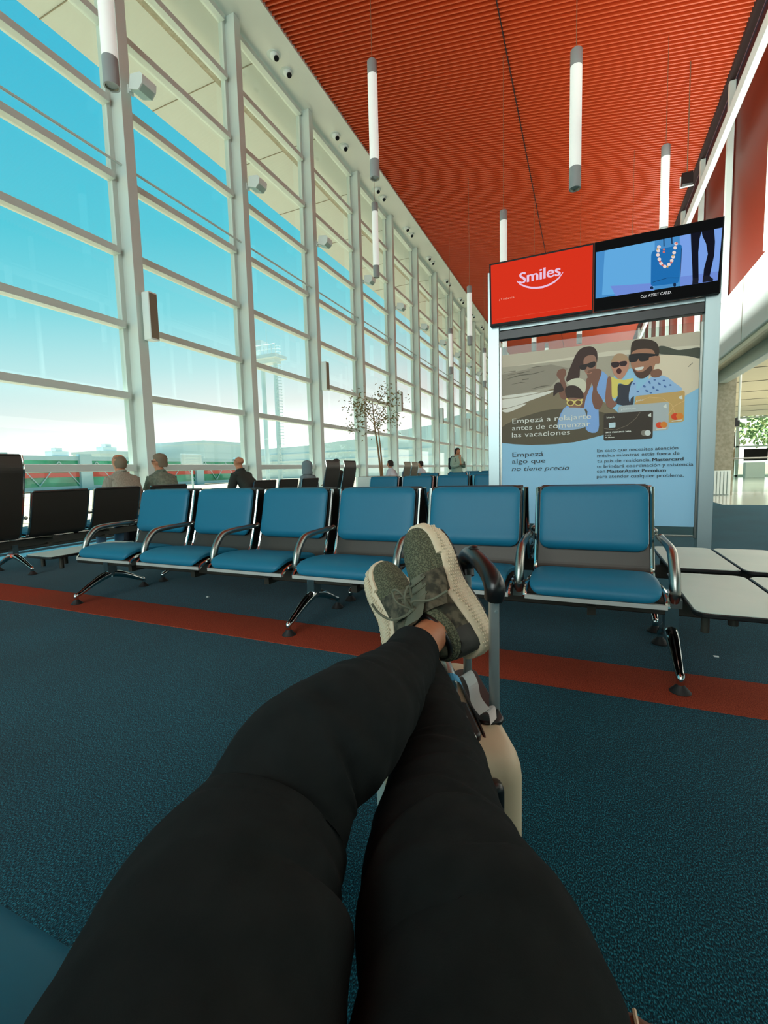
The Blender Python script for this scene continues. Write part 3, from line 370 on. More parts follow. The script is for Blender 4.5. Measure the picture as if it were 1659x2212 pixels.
SCR = [('picture', (70, 140, 200), 1.0, [[(0.057, 3.436), (1.255, 3.411), (1.231, 2.888), (0.065, 2.912)]]), ('picture', (96, 168, 222), 1.0, [[(0.152, 3.426), (0.641, 3.42), (0.654, 2.886), (0.132, 2.937)]]), ('picture', (120, 160, 230), 1.0, [[(0.872, 3.415), (1.248, 3.41), (1.235, 2.989), (0.893, 2.978)]]), ('picture', (110, 140, 215), 1.0, [[(0.215, 3.023), (0.617, 2.98), (0.654, 2.906), (0.273, 2.907)], [(0.892, 2.997), (1.233, 2.989), (1.231, 2.888), (0.895, 2.901)]]), ('suitcase_picture', (28, 108, 176), 1.0, [[(0.612, 3.255), (0.613, 3.279), (0.618, 3.296), (0.627, 3.307), (0.64, 3.311), (0.869, 3.322), (0.881, 3.322), (0.889, 3.316), (0.894, 3.305), (0.896, 3.289), (0.886, 2.996), (0.884, 2.97), (0.879, 2.952), (0.871, 2.941), (0.859, 2.937), (0.645, 2.947), (0.633, 2.949), (0.624, 2.956), (0.619, 2.967), (0.617, 2.983)]]), ('suitcase_picture', (18, 40, 70), 1.0, [[(0.721, 3.427), (0.725, 3.335), (0.735, 3.333), (0.731, 3.425)], [(0.794, 3.425), (0.798, 3.344), (0.809, 3.342), (0.805, 3.423)], [(0.644, 2.929), (0.644, 2.923), (0.641, 2.918), (0.637, 2.915), (0.632, 2.914), (0.626, 2.915), (0.621, 2.918), (0.616, 2.922), (0.614, 2.928), (0.612, 2.934), (0.613, 2.94), (0.616, 2.945), (0.62, 2.948), (0.625, 2.949), (0.631, 2.948), (0.636, 2.945), (0.64, 2.941), (0.643, 2.935)], [(0.857, 2.923), (0.857, 2.915), (0.854, 2.909), (0.851, 2.905), (0.846, 2.904), (0.842, 2.905), (0.837, 2.908), (0.833, 2.913), (0.831, 2.92), (0.83, 2.927), (0.83, 2.935), (0.833, 2.94), (0.836, 2.945), (0.841, 2.946), (0.845, 2.945), (0.85, 2.942), (0.854, 2.937), (0.856, 2.93)], [(0.635, 2.985), (0.773, 3.006), (0.884, 2.985), (0.884, 2.99), (0.772, 3.01), (0.633, 2.989)], [(0.892, 3.282), (0.89, 2.998), (0.895, 2.997), (0.897, 3.28)]]), ('lei_picture', (232, 212, 206), 1.0, [[(0.7, 3.336), (0.699, 3.33), (0.696, 3.326), (0.692, 3.323), (0.686, 3.322), (0.68, 3.323), (0.674, 3.326), (0.669, 3.331), (0.666, 3.337), (0.665, 3.343), (0.666, 3.349), (0.669, 3.354), (0.673, 3.356), (0.679, 3.357), (0.685, 3.356), (0.691, 3.353), (0.696, 3.348), (0.699, 3.342)], [(0.695, 3.299), (0.694, 3.293), (0.691, 3.288), (0.686, 3.285), (0.681, 3.285), (0.675, 3.286), (0.669, 3.289), (0.664, 3.294), (0.661, 3.3), (0.66, 3.306), (0.661, 3.312), (0.664, 3.316), (0.668, 3.319), (0.674, 3.32), (0.68, 3.319), (0.686, 3.316), (0.69, 3.311), (0.694, 3.305)], [(0.693, 3.256), (0.692, 3.25), (0.689, 3.246), (0.685, 3.243), (0.679, 3.242), (0.673, 3.243), (0.667, 3.246), (0.663, 3.251), (0.659, 3.257), (0.658, 3.263), (0.659, 3.269), (0.662, 3.273), (0.667, 3.276), (0.672, 3.277), (0.678, 3.276), (0.684, 3.273), (0.689, 3.268), (0.692, 3.262)], [(0.707, 3.21), (0.706, 3.204), (0.704, 3.2), (0.699, 3.197), (0.693, 3.196), (0.687, 3.197), (0.682, 3.2), (0.677, 3.205), (0.674, 3.211), (0.672, 3.217), (0.673, 3.223), (0.676, 3.227), (0.681, 3.23), (0.686, 3.231), (0.693, 3.23), (0.698, 3.227), (0.703, 3.222), (0.706, 3.216)], [(0.726, 3.163), (0.725, 3.157), (0.722, 3.153), (0.717, 3.15), (0.712, 3.149), (0.706, 3.15), (0.7, 3.153), (0.695, 3.158), (0.692, 3.164), (0.691, 3.17), (0.692, 3.176), (0.695, 3.18), (0.699, 3.183), (0.705, 3.184), (0.711, 3.183), (0.717, 3.18), (0.721, 3.175), (0.725, 3.169)], [(0.761, 3.125), (0.76, 3.12), (0.757, 3.115), (0.753, 3.112), (0.747, 3.111), (0.741, 3.112), (0.736, 3.115), (0.731, 3.12), (0.728, 3.126), (0.727, 3.132), (0.727, 3.138), (0.73, 3.142), (0.735, 3.145), (0.74, 3.146), (0.746, 3.145), (0.752, 3.142), (0.757, 3.137), (0.76, 3.132)], [(0.799, 3.139), (0.799, 3.133), (0.796, 3.129), (0.791, 3.126), (0.786, 3.125), (0.78, 3.126), (0.774, 3.129), (0.769, 3.134), (0.766, 3.14), (0.765, 3.146), (0.766, 3.151), (0.769, 3.156), (0.773, 3.159), (0.779, 3.16), (0.785, 3.159), (0.79, 3.156), (0.795, 3.151), (0.798, 3.145)], [(0.824, 3.172), (0.823, 3.167), (0.82, 3.162), (0.816, 3.159), (0.81, 3.158), (0.804, 3.159), (0.799, 3.162), (0.794, 3.167), (0.791, 3.173), (0.79, 3.179), (0.791, 3.185), (0.794, 3.189), (0.798, 3.192), (0.804, 3.193), (0.81, 3.192), (0.815, 3.189), (0.82, 3.184), (0.823, 3.178)], [(0.836, 3.208), (0.835, 3.202), (0.832, 3.198), (0.828, 3.195), (0.822, 3.194), (0.816, 3.195), (0.811, 3.198), (0.806, 3.203), (0.803, 3.209), (0.802, 3.215), (0.803, 3.22), (0.805, 3.225), (0.81, 3.228), (0.815, 3.229), (0.821, 3.228), (0.827, 3.224), (0.832, 3.22), (0.835, 3.214)], [(0.843, 3.249), (0.842, 3.243), (0.84, 3.239), (0.835, 3.236), (0.83, 3.235), (0.824, 3.236), (0.818, 3.239), (0.813, 3.244), (0.81, 3.25), (0.809, 3.256), (0.81, 3.262), (0.813, 3.266), (0.817, 3.269), (0.823, 3.27), (0.829, 3.269), (0.834, 3.266), (0.839, 3.261), (0.842, 3.255)], [(0.85, 3.295), (0.85, 3.289), (0.847, 3.285), (0.842, 3.282), (0.837, 3.281), (0.831, 3.282), (0.825, 3.285), (0.821, 3.29), (0.818, 3.296), (0.816, 3.302), (0.817, 3.308), (0.82, 3.312), (0.825, 3.315), (0.83, 3.316), (0.836, 3.315), (0.842, 3.311), (0.846, 3.307), (0.849, 3.301)], [(0.858, 3.336), (0.857, 3.33), (0.854, 3.326), (0.85, 3.323), (0.844, 3.322), (0.838, 3.323), (0.833, 3.326), (0.828, 3.331), (0.825, 3.337), (0.824, 3.343), (0.825, 3.349), (0.827, 3.353), (0.832, 3.356), (0.837, 3.357), (0.843, 3.356), (0.849, 3.352), (0.853, 3.348), (0.857, 3.342)]]), ('lei_picture', (214, 110, 96), 1.0, [[(0.708, 3.186), (0.707, 3.183), (0.706, 3.18), (0.703, 3.178), (0.7, 3.178), (0.696, 3.179), (0.692, 3.18), (0.69, 3.183), (0.688, 3.186), (0.687, 3.19), (0.688, 3.193), (0.689, 3.196), (0.692, 3.197), (0.695, 3.198), (0.699, 3.197), (0.702, 3.195), (0.705, 3.192), (0.707, 3.189)], [(0.741, 3.301), (0.741, 3.298), (0.739, 3.296), (0.736, 3.294), (0.733, 3.294), (0.729, 3.295), (0.726, 3.296), (0.723, 3.299), (0.721, 3.302), (0.72, 3.306), (0.721, 3.309), (0.723, 3.311), (0.725, 3.313), (0.729, 3.313), (0.732, 3.313), (0.736, 3.311), (0.739, 3.308), (0.741, 3.305)], [(0.74, 3.275), (0.74, 3.272), (0.738, 3.269), (0.735, 3.268), (0.732, 3.267), (0.728, 3.268), (0.725, 3.27), (0.722, 3.273), (0.72, 3.276), (0.719, 3.279), (0.72, 3.282), (0.722, 3.285), (0.724, 3.287), (0.728, 3.287), (0.731, 3.286), (0.735, 3.284), (0.738, 3.282), (0.739, 3.278)], [(0.813, 3.155), (0.813, 3.152), (0.811, 3.15), (0.809, 3.148), (0.805, 3.148), (0.802, 3.148), (0.798, 3.15), (0.795, 3.153), (0.794, 3.156), (0.793, 3.159), (0.793, 3.162), (0.795, 3.165), (0.798, 3.167), (0.801, 3.167), (0.805, 3.166), (0.808, 3.165), (0.811, 3.162), (0.813, 3.159)], [(0.855, 3.341), (0.855, 3.338), (0.853, 3.336), (0.85, 3.334), (0.847, 3.334), (0.843, 3.334), (0.84, 3.336), (0.837, 3.339), (0.835, 3.342), (0.835, 3.345), (0.835, 3.349), (0.837, 3.351), (0.84, 3.353), (0.843, 3.353), (0.846, 3.352), (0.85, 3.35), (0.853, 3.348), (0.854, 3.344)], [(0.732, 3.143), (0.732, 3.139), (0.73, 3.137), (0.727, 3.135), (0.724, 3.135), (0.72, 3.135), (0.717, 3.137), (0.714, 3.14), (0.712, 3.143), (0.711, 3.147), (0.712, 3.15), (0.714, 3.152), (0.717, 3.154), (0.72, 3.154), (0.724, 3.154), (0.727, 3.152), (0.73, 3.149), (0.732, 3.146)]]), ('lei_picture', (206, 164, 80), 1.0, [[(0.826, 3.221), (0.826, 3.218), (0.824, 3.216), (0.822, 3.214), (0.819, 3.213), (0.815, 3.214), (0.812, 3.216), (0.81, 3.218), (0.808, 3.222), (0.807, 3.225), (0.808, 3.228), (0.809, 3.231), (0.812, 3.232), (0.815, 3.233), (0.818, 3.232), (0.821, 3.23), (0.824, 3.228), (0.826, 3.225)], [(0.68, 3.316), (0.679, 3.313), (0.677, 3.31), (0.675, 3.309), (0.672, 3.308), (0.669, 3.309), (0.665, 3.311), (0.663, 3.314), (0.661, 3.317), (0.66, 3.32), (0.661, 3.323), (0.662, 3.326), (0.665, 3.328), (0.668, 3.328), (0.671, 3.327), (0.675, 3.326), (0.677, 3.323), (0.679, 3.32)], [(0.779, 3.119), (0.779, 3.116), (0.777, 3.113), (0.775, 3.112), (0.772, 3.111), (0.769, 3.112), (0.765, 3.113), (0.763, 3.116), (0.761, 3.119), (0.76, 3.123), (0.761, 3.126), (0.762, 3.128), (0.765, 3.13), (0.768, 3.131), (0.771, 3.13), (0.774, 3.128), (0.777, 3.126), (0.779, 3.122)]]), ('legs_picture', (14, 16, 30), 1.0, [[(0.97, 3.422), (1.066, 3.426), (1.052, 3.341), (1.046, 3.212), (1.061, 2.928), (1.008, 2.91), (0.999, 3.053), (0.984, 3.225)], [(1.066, 3.426), (1.175, 3.415), (1.189, 3.284), (1.188, 3.155), (1.158, 2.957), (1.184, 2.906), (1.099, 2.901), (1.103, 3.033), (1.131, 3.176), (1.111, 3.282), (1.076, 3.363)]]), ('boots_picture', (26, 28, 40), 1.0, [[(1.006, 2.962), (1.058, 2.955), (1.06, 2.9), (1.004, 2.899)], [(1.097, 2.969), (1.15, 2.963), (1.19, 2.921), (1.188, 2.9), (1.096, 2.905)]])]
SUBT = ((0.523, 2.852), (0.816, 2.85))
# ================================================================== THE SETTING
# floor
struct(MB().box((-7.75, -14, -0.2), (2.9, 75, 0.0)).build('floor', 'carpet'))
o = MB().box((2.9, -14, -0.2), (16, 37.2, 0.0)).build('floor', 'carpet'); struct(o)
struct(MB().box((2.9, 12.9, 0.0), (15.9, 37.1, 0.004)).build('trim_4', 'sunlit_tile'))  # pale strip stands in for the sun falling on the floor here
struct(MB().box((-7.3, 2.135, 0.0), (16, 2.485, 0.004)).build('trim_1', 'carpet_red'))
struct(MB().box((-7.75, -14, 0.0), (-7.38, 75, 0.12)).build('baseboard_left', 'beam'))
# outside ground, seen through the glazing
g = MB().box((-260, -120, -0.5), (-7.75, 300, -0.3))
struct(g.build('ground', 'ground'))
gm = MB()
for x in (-12, -19, -26, -33): gm.box((x, -60, -0.3), (x+0.18, 200, -0.296))
for y in range(-10, 90, 6): gm.box((-40, y, -0.3), (-8, y+0.16, -0.296))
struct(gm.build('trim_5', 'marking'))
struct(MB().box((16, -60, -0.5), (120, 260, -0.3)).build('ground', 'ground'))

# slatted ceiling, falling away from the windows
def cz_(x): return 11.4 - 0.17*(x+6.71)
PX0, PX1 = -6.71, 2.86
prof = []; y = 1.0; pitch = 0.112
mb = MB(); n0 = 0
vs = []; fs = []
while y < 74:
    for (yy, dz) in ((y, 0.085), (y, 0.0), (y+0.030, 0.0), (y+0.030, 0.085)):
        vs.append((PX0, yy, cz_(PX0)+dz)); vs.append((PX1, yy, cz_(PX1)+dz))
    y += pitch
k = len(vs)//2
for i in range(k-1): fs.append((2*i, 2*i+1, 2*i+3, 2*i+2))
mb.add(vs, fs)
ceil_o = mb.build('ceiling', 'red'); struct(ceil_o)
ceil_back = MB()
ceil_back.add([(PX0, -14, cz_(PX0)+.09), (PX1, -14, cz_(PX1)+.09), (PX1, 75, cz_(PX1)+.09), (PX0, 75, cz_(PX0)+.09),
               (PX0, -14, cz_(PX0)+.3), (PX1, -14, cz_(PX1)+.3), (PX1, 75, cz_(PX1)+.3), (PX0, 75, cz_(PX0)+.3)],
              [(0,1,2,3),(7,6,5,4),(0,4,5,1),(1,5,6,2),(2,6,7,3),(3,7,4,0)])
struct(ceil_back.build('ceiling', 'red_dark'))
sm = MB()
for x in (-1.83,):
    sm.box((x-0.012, 1, cz_(x)-0.006), (x+0.012, 74, cz_(x)+0.05))
struct(sm.build('trim_6', 'seam'))
struct(MB().box((2.84, -14, 9.68), (2.98, 75, 9.86)).build('trim_7', 'seam'))
# white soffit band over the windows and the eave outside
struct(MB().box((-7.62, -14, 11.35), (-6.70, 75, 11.75)).build('trim_2', 'soffit'))
ev = MB().box((-11.6, -20, 11.5), (-7.75, 80, 11.8))
struct(ev.build('ceiling', 'eave'))
es = MB()
for x in (-9.0, -10.4): es.box((x, -20, 11.485), (x+.03, 80, 11.5))
for yy in range(-6, 80, 3): es.box((-11.6, yy+1.4, 11.487), (-7.8, yy+1.42, 11.5))
struct(es.build('trim_8', 'shell_grey'))
struct(MB().box((-8.6, -20, 10.75), (-8.45, 80, 11.0)).build('trim_9', 'stone'))

# glazed wall: mullions, transoms and one pane per bay
COLY = [6.0 + 3.045*k for k in range(-6, 22)]
TZ = [1.17, 2.47, 3.72, 4.99, 6.24, 7.48, 8.74, 10.01, 11.24]
for i, yc in enumerate(COLY):
    o = MB().box((-7.70, yc, 0.0), (-7.40, yc+0.20, 11.35)).build('trim_3' if i == 0 else 'trim_3', 'frame', bevel=0.006); struct(o)
    j = MB().box((-7.78, yc-0.09, 0.0), (-7.66, yc+0.29, 11.42)).build('trim_3', 'frame'); struct(j)
for i in range(len(COLY)-1):
    y0, y1 = COLY[i]+0.2, COLY[i+1]
    fr = MB()
    for z in TZ: fr.box((-7.76, y0+.09, z-0.06), (-7.58, y1-.09, z+0.06))
    fr.box((-7.76, y0+.09, 0.0), (-7.6, y1-.09, 0.16))
    wn = fr.build('window_%d' % (i+1), 'frame', bevel=0.005); struct(wn)
    pane = MB().box((-7.715, y0, 0.1), (-7.700, y1, 11.35)).build('window_pane', 'glass', wn)

# right side: mezzanine edge, upper wall coloured as glass mirroring the red ceiling, space under it
struct(MB().box((2.90, -14, 3.49), (3.15, 75, 4.78)).build('wall_right', 'fascia', bevel=0.02))
fs_ = MB()
fs_.box((2.96, -14, 3.38), (3.02, 75, 3.49)); fs_.box((3.15, -14, 3.62), (3.5, 75, 3.9))
struct(fs_.build('trim_10', 'under', bevel=0.01))
struct(MB().box((3.5, -14, 3.30), (3.75, 75, 3.9)).build('trim_11', 'fascia', bevel=0.02))
for yy in range(-12, 74, 4):
    struct(MB().box((2.893, yy, 3.5), (2.90, yy+0.015, 4.77)).build('trim_12', 'shell_grey'))
struct(MB().box((3.02, -14, 4.78), (3.08, 75, 9.8)).build('wall_right', 'red_reflection'))
for k in range(-8, 20):
    yy = 13.62 + 2.95*k
    struct(MB().box((2.87, yy, 4.78), (3.0, yy+0.12, 9.66)).build('trim_13', 'frame', bevel=0.01))
tb = MB().box((2.60, -14, 8.05), (2.72, 75, 8.30)); tb.box((2.63, -14, 8.36), (2.69, 75, 8.42))
struct(tb.build('trim_14', 'fascia', bevel=0.015))
mc = MB().box((3.75, -14, 3.9), (16, 37.2, 4.1))
struct(mc.build('ceiling', 'under'))
sl = MB()
for yy in range(-12, 36, 3): sl.box((3.8, yy, 3.885), (15.9, yy+0.06, 3.9))
struct(sl.build('trim_15', 'shell_grey'))
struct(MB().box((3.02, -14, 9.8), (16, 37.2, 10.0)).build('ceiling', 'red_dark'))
struct(MB().box((3.6, -14, 4.1), (16, 37.2, 4.3)).build('ceiling', 'under'))
# far end and back walls
struct(MB().box((-7.75, 75, 0), (3, 75.2, 11.7)).build('wall_back', 'frame'))
struct(MB().box((-7.75, -14.2, 0), (16, -14, 11.7)).build('wall_front', 'frame'))
# glazing on the far right side of the space under the mezzanine
def far_window(idx, y0, y1):
    fr = MB()
    for yy in (y0, (y0+y1)/2, y1-0.14): fr.box((14.2, yy, 0), (14.35, yy+.14, 3.9))
    for z in (0.0, 1.55, 2.85, 3.76): fr.box((14.2, y0, z), (14.35, y1, z+.12))
    wn = fr.build('window_%d' % idx, 'frame'); struct(wn)
    MB().box((14.26, y0, 0), (14.275, y1, 3.9)).build('window_pane', 'glass', wn)
for i in range(12): far_window(40+i, -13+4*i, -9+4*i)
# end glazing of that space, seen past the advertising stand
fr = MB()
for xx in (3.1, 5.9, 8.9, 11.6): fr.box((xx, 37.0, 0), (xx+.16, 37.15, 3.9))
for z in (0.0, 1.9, 3.76): fr.box((3.1, 37.0, z), (14.2, 37.12, z+.10))
wn = fr.build('window_70', 'frame'); struct(wn)
MB().box((3.1, 37.05, 0), (14.2, 37.065, 3.9)).build('window_pane', 'glass', wn)
struct(MB().box((3.1, 37.2, -0.28), (60, 160, -0.25)).build('ground', 'ground'))
# concrete column under the mezzanine
co = MB().box((3.30, 16.6, 0), (3.95, 17.3, 3.5)).build('trim_16', 'stone', bevel=0.01); struct(co)

# ================================================================== OUTSIDE THINGS
cor = thing('boarding_corridor', 'long green-glazed boarding corridor with a red stripe across the apron', 'building', (-50, 0, -0.3))
wl = MB()
wl.box((-3, -40, 0.1), (0, 62, 0.5)); wl.box((-3, -40, 3.2), (0.1, 62, 3.65)); wl.build('slab', 'corr', cor)
gp = MB().box((-2.9, -40, 0.5), (-0.05, 62, 3.2)); gp.build('glazing', 'greenglass', cor)
MB().box((-0.06, -40, 1.45), (0.06, 62, 1.95)).build('stripe', 'corr_red', cor)
for yy in range(-40, 62, 8):
    MB().box((-0.2, yy, 0), (0.35, yy+1.3, 3.9)).build('pier', 'corr', cor)
br = MB()
for yy in range(-36, 60, 4):
    br.tube([(0.06, yy, .6), (0.06, yy+2, 3.1)], 0.05, 5); br.tube([(0.06, yy+4, .6), (0.06, yy+2, 3.1)], 0.05, 5)
br.build('brace', 'corr', cor)
# far terminal with its rising roof, beyond the corridor
tm = thing('terminal_building', 'pale blue glass terminal pier with a rising roofline', 'building', (0, 0, -0.3))
pr = [(-78, 0), (-78, 7.2), (-60, 7.6), (-48, 8.4), (-38, 9.6), (-26, 10.8), (-26, 0)]
MB().prism(pr, 1, 92, 110).build('facade', 'haze', tm)
bands = MB()
for z in (2.0, 4.0, 5.6): bands.box((-78, 91.8, z), (-26, 92, z+0.25))
bands.build('band', 'haze2', tm)
MB().prism([(-26, 0), (-26, 10.8), (-14, 12.5), (-14, 0)], 1, 86, 110).build('wing', 'haze', tm)
for nm, (x0, x1, y0, z1), lb in (('office_building', (-96, -74, 74, 8.2), 'flat-roofed grey building left of the glass terminal'),
                            ('office_building', (-92, -84, 58, 6.0), 'low pale block beside the flat-roofed grey building')):
    b_ = MB().box((x0, y0, 0), (x1, y0+12, z1)); b_.box((x0-.2, y0-.2, z1-.5), (x1+.2, y0+12.2, z1+.1))
    tag(b_.build(nm, 'haze2'), lb, 'building')
for (x0, y0, h, lb) in ((-132, 74, 7.0, 'small pale stepped tower on the skyline behind the corridor'), (-132, 88, 8.6, 'taller pale stepped tower on the skyline behind the corridor')):
    b_ = MB().box((x0, y0, 0), (x0+5, y0+7, h)); b_.box((x0+1, y0+1.4, h), (x0+4, y0+5.6, h+1.3)); b_.box((x0+1.6, y0+2.6, h+1.3), (x0+3.4, y0+4.4, h+2.2))
    tag(b_.build('tower_block', 'haze2'), lb, 'building')
# gantry mast with spiral ladder
gt = thing('floodlight_mast', 'tall two-legged steel mast with platform and caged ladder outside', 'mast', (-43.5, 57.5, -0.3))
for dx in (-1.4, 0.9):
    MB().cyl((dx, 0, 0), (dx, 0, 18.3), 0.34, 14).build('leg', 'haze', gt)
pf = MB().box((-3.4, -1.4, 18.2), (2.0, 1.4, 18.7)); pf.box((-2.8, -0.8, 17.6), (1.4, 0.8, 18.2))
pf.build('platform', 'haze2', gt)
rl = MB()
for xx in [-3.4+0.68*i for i in range(9)]: rl.cyl((xx, -1.4, 18.7), (xx, -1.4, 20.0), 0.04, 5)
for z in (19.3, 20.0): rl.cyl((-3.4, -1.4, z), (2.0, -1.4, z), 0.05, 5)
rl.build('railing', 'haze', gt)
MB().box((-1.9, -0.9, 18.7), (-0.9, 0.9, 21.0)).build('cabin', 'haze2', gt)
lad = MB()
for i in range(46):
    z = 1.0+i*0.42
    lad.tube([(1.25, -0.4, z), (1.75, -0.75, z), (2.2, -0.4, z), (1.75, 0.1, z)], 0.045, 5)
lad.build('caged_ladder', 'haze', gt)
MB().cyl((-0.5, 0, 20.5), (-0.5, 0, 23.0), 0.04, 6).build('antenna', 'haze', gt)
# sign boards on the apron
for (x, y, z, wd, h, lb) in ((-38.0, 16.2, 2.55, 2.3, 1.0, 'pale rectangular stand board beyond the first window bay'), (-36.0, 34.2, 2.1, 2.5, 1.0, 'pale rectangular stand board beyond the second window bay')):
    sb = thing('stand_board', lb, 'sign', (x, y, -0.3))
    MB().box((-0.1, -wd/2, z+.3), (0.1, wd/2, z+h+.3)).build('board', 'haze2', sb, bevel=0.02)
    fr = MB()
    for k in range(3): fr.box((0.1, -wd/2+.5, z+.45+.25*k), (0.12, wd/2-.4, z+.52+.25*k))
    fr.build('printed_line', 'haze', sb)
    MB().cyl((0, 0, 0), (0, 0, z+.3), 0.09, 8).build('post', 'haze', sb)
# trees beyond the far glazing on the right
def far_tree(x, y, s, lb):
    t = thing('tree', lb, 'tree', (x, y, -0.28), 0, None)
    MB().tube([(0, 0, 0), (0.1, 0, s*0.4), (0, 0.1, s*0.7)], [0.25, 0.2, 0.12], 8).build('trunk', 'bark', t)
    rr = random.Random(int(x*10)); mb = MB()
    for i in range(420):
        a = rr.uniform(0, 2*PI); ph = math.acos(rr.uniform(-1, 1)); r_ = s*0.42*rr.uniform(0.55, 1)
        c = Vector((r_*math.cos(a)*math.sin(ph), r_*math.sin(a)*math.sin(ph), s*0.68+0.75*r_*math.cos(ph)))
        q = 0.22; u = Vector((rr.uniform(-1, 1), rr.uniform(-1, 1), rr.uniform(-1, 1))).normalized(); v = u.orthogonal().normalized()
        mb.add([c+u*q, c+v*q, c-u*q, c-v*q], [(0, 1, 2, 3)])
    mb.build('crown', 'tree_green', t)
far_tree(12.5, 52, 7.5, 'bushy green tree outside the far right glazing, nearest the stone column')
far_tree(18.5, 62, 6.5, 'pale green tree outside the far right glazing, right of the bushy one')
# ================================================================== BEAM SEATING
PITCH = 0.68; SW = 0.60
def pad(path, width, thick, r=0.05, n=24, name='', flat_end=False):
    """upholstered pad lofted along a (y,z) path; thickness grows to the left of the path"""
    pts = [Vector((0, p[0], p[1])) for p in path]
    pts, _ = spline(pts, [0]*len(pts), 6)
    L = [0]
    for i in range(1, len(pts)): L.append(L[-1]+(pts[i]-pts[i-1]).length)
    rings = []
    for i, p in enumerate(pts):
        t = (pts[min(i+1, len(pts)-1)]-pts[max(i-1, 0)]).normalized()
        nrm = Vector((0, -t.z, t.y))
        e = min(L[i], L[-1]-L[i])
        k = 1.0 if e >= r else math.sqrt(max(0.0, 1-((r-e)/r)**2))
        wd = width/2-r*(1-k)*0.9; th = thick*max(0.25, k)
        rg = []
        for j in range(n):
            a = 2*PI*j/n; ca = math.cos(a); sa = math.sin(a)
            px = wd*math.copysign(abs(ca)**0.28, ca); pz = th*0.5*(1+math.copysign(abs(sa)**0.6, sa))
            if sa < 0: pz = 0.0 + th*0.5*(1-abs(sa)**0.6)
            q = p+nrm*pz; rg.append((px, q.y, q.z))
        rings.append(rg)
    return MB().rings(rings)
def strip(path, x0, x1, th):
    """bent sheet following a (y,z) path"""
    pts = [Vector((0, p[0], p[1])) for p in path]; pts, _ = spline(pts, [0]*len(pts), 5)
    poly1 = []; poly2 = []
    for i, p in enumerate(pts):
        t = (pts[min(i+1, len(pts)-1)]-pts[max(i-1, 0)]).normalized(); nrm = Vector((0, -t.z, t.y))
        poly1.append((p.y, p.z)); q = p-nrm*th; poly2.append((q.y, q.z))
    mb = MB(); n = len(poly1)
    for i in range(n-1):
        mb.prism([poly1[i], poly1[i+1], poly2[i+1], poly2[i]], 0, x0, x1)
    return mb
SEATP = [(-0.690, 0.372), (-0.665, 0.395), (-0.60, 0.412), (-0.48, 0.410), (-0.33, 0.392), (-0.235, 0.388), (-0.180, 0.415), (-0.150, 0.480), (-0.105, 0.62), (-0.070, 0.76), (-0.045, 0.872)]
def side_rail(x, tall):
    pts = list(SEATP)
    if tall: pts = pts+[(-0.02, 1.0), (0.0, 1.12), (-0.02, 1.25)]
    return MB().tube([(x, p[0], p[1]) for p in pts], 0.0125, 8, smooth=4)
_proto = {}
def make_seat(parent, x, tall=False, shell='shell'):
    key = (tall, shell)
    if key not in _proto:
        d = {}
        path = SEATP[1:] if not tall else SEATP[1:]+[(-0.02, 1.0), (0.0, 1.12), (-0.02, 1.25)]
        sh = strip(path, -SW/2+.01, SW/2-.01, 0.012)
        top = path[-1]
        sh.tube([(-SW/2+.02, top[0]+.004, top[1]-.002), (SW/2-.02, top[0]+.004, top[1]-.002)], 0.014, 8)
        d['seat'] = (sh, shell, True)
        d['seat_cushion'] = (pad([(-0.700, 0.385), (-0.66, 0.408), (-0.58, 0.425), (-0.45, 0.420), (-0.33, 0.402), (-0.245, 0.400)], SW-0.035, 0.046, 0.06), 'blue', True)
        if tall:
            d['back_cushion'] = (pad([(-0.152, 0.52), (-0.115, 0.62), (-0.080, 0.76), (-0.055, 0.86), (-0.035, 0.98)], SW-0.05, 0.045, 0.055), 'blue', True)
        else:
            d['back_cushion'] = (pad([(-0.150, 0.520), (-0.115, 0.62), (-0.080, 0.76), (-0.050, 0.882)], SW-0.035, 0.045, 0.055), 'blue', True)
        d['rail_l'] = (side_rail(-SW/2, tall), 'chrome', True)
        d['rail_r'] = (side_rail(SW/2, tall), 'chrome', True)
        fe = MB().box((-SW/2, -0.700, 0.362), (SW/2, -0.680, 0.382))
        d['front_rail'] = (fe, 'rail', False)
        _proto[key] = {k: (v[0], v[1], v[2], None) for k, v in d.items()}
        meshes = {}
        for k, (mbx, mm, smx) in d.items():
            oo = mbx.build('proto', mm, smooth=smx); meshes[k] = oo.data; bpy.data.objects.remove(oo)
        _proto[key] = meshes
    ms = _proto[key]
    seat = bpy.data.objects.new('seat', ms['seat']); C.objects.link(seat); seat.parent = parent; seat.location = (x, 0, 0)
    for k, nm in (('seat_cushion', 'seat_cushion'), ('back_cushion', 'back_cushion'), ('rail_l', 'side_rail'), ('rail_r', 'side_rail'), ('front_rail', 'front_rail')):
        c = bpy.data.objects.new(nm, ms[k]); C.objects.link(c); c.parent = seat
    return seat
def once(key, fn):
    if key not in _proto: 
        oo = fn(); _proto[key] = oo.data; bpy.data.objects.remove(oo)
    return _proto[key]
def inst(name, key, fn, parent, loc=(0, 0, 0), label=None):
    o = bpy.data.objects.new(name, once(key, fn)); C.objects.link(o); o.parent = parent; o.location = loc
    if label: o['label'] = label
    return o
def f_arm():
    mb = MB()
    pts = [(0, -0.585, 0.375), (0, -0.600, 0.42), (0, -0.575, 0.50), (0, -0.515, 0.570), (0, -0.44, 0.592), (0, -0.30, 0.598), (0, -0.135, 0.600)]
    mb.tube(pts, [0.022, 0.024, 0.024, 0.023, 0.021, 0.019, 0.017], 10, smooth=5)
    mb.ball((0, -0.12, 0.60), 0.020, 10, 6)
    mb.box((-0.03, -0.60, 0.345), (0.03, -0.40, 0.385))
    return mb.build('p', 'alu', smooth=True)
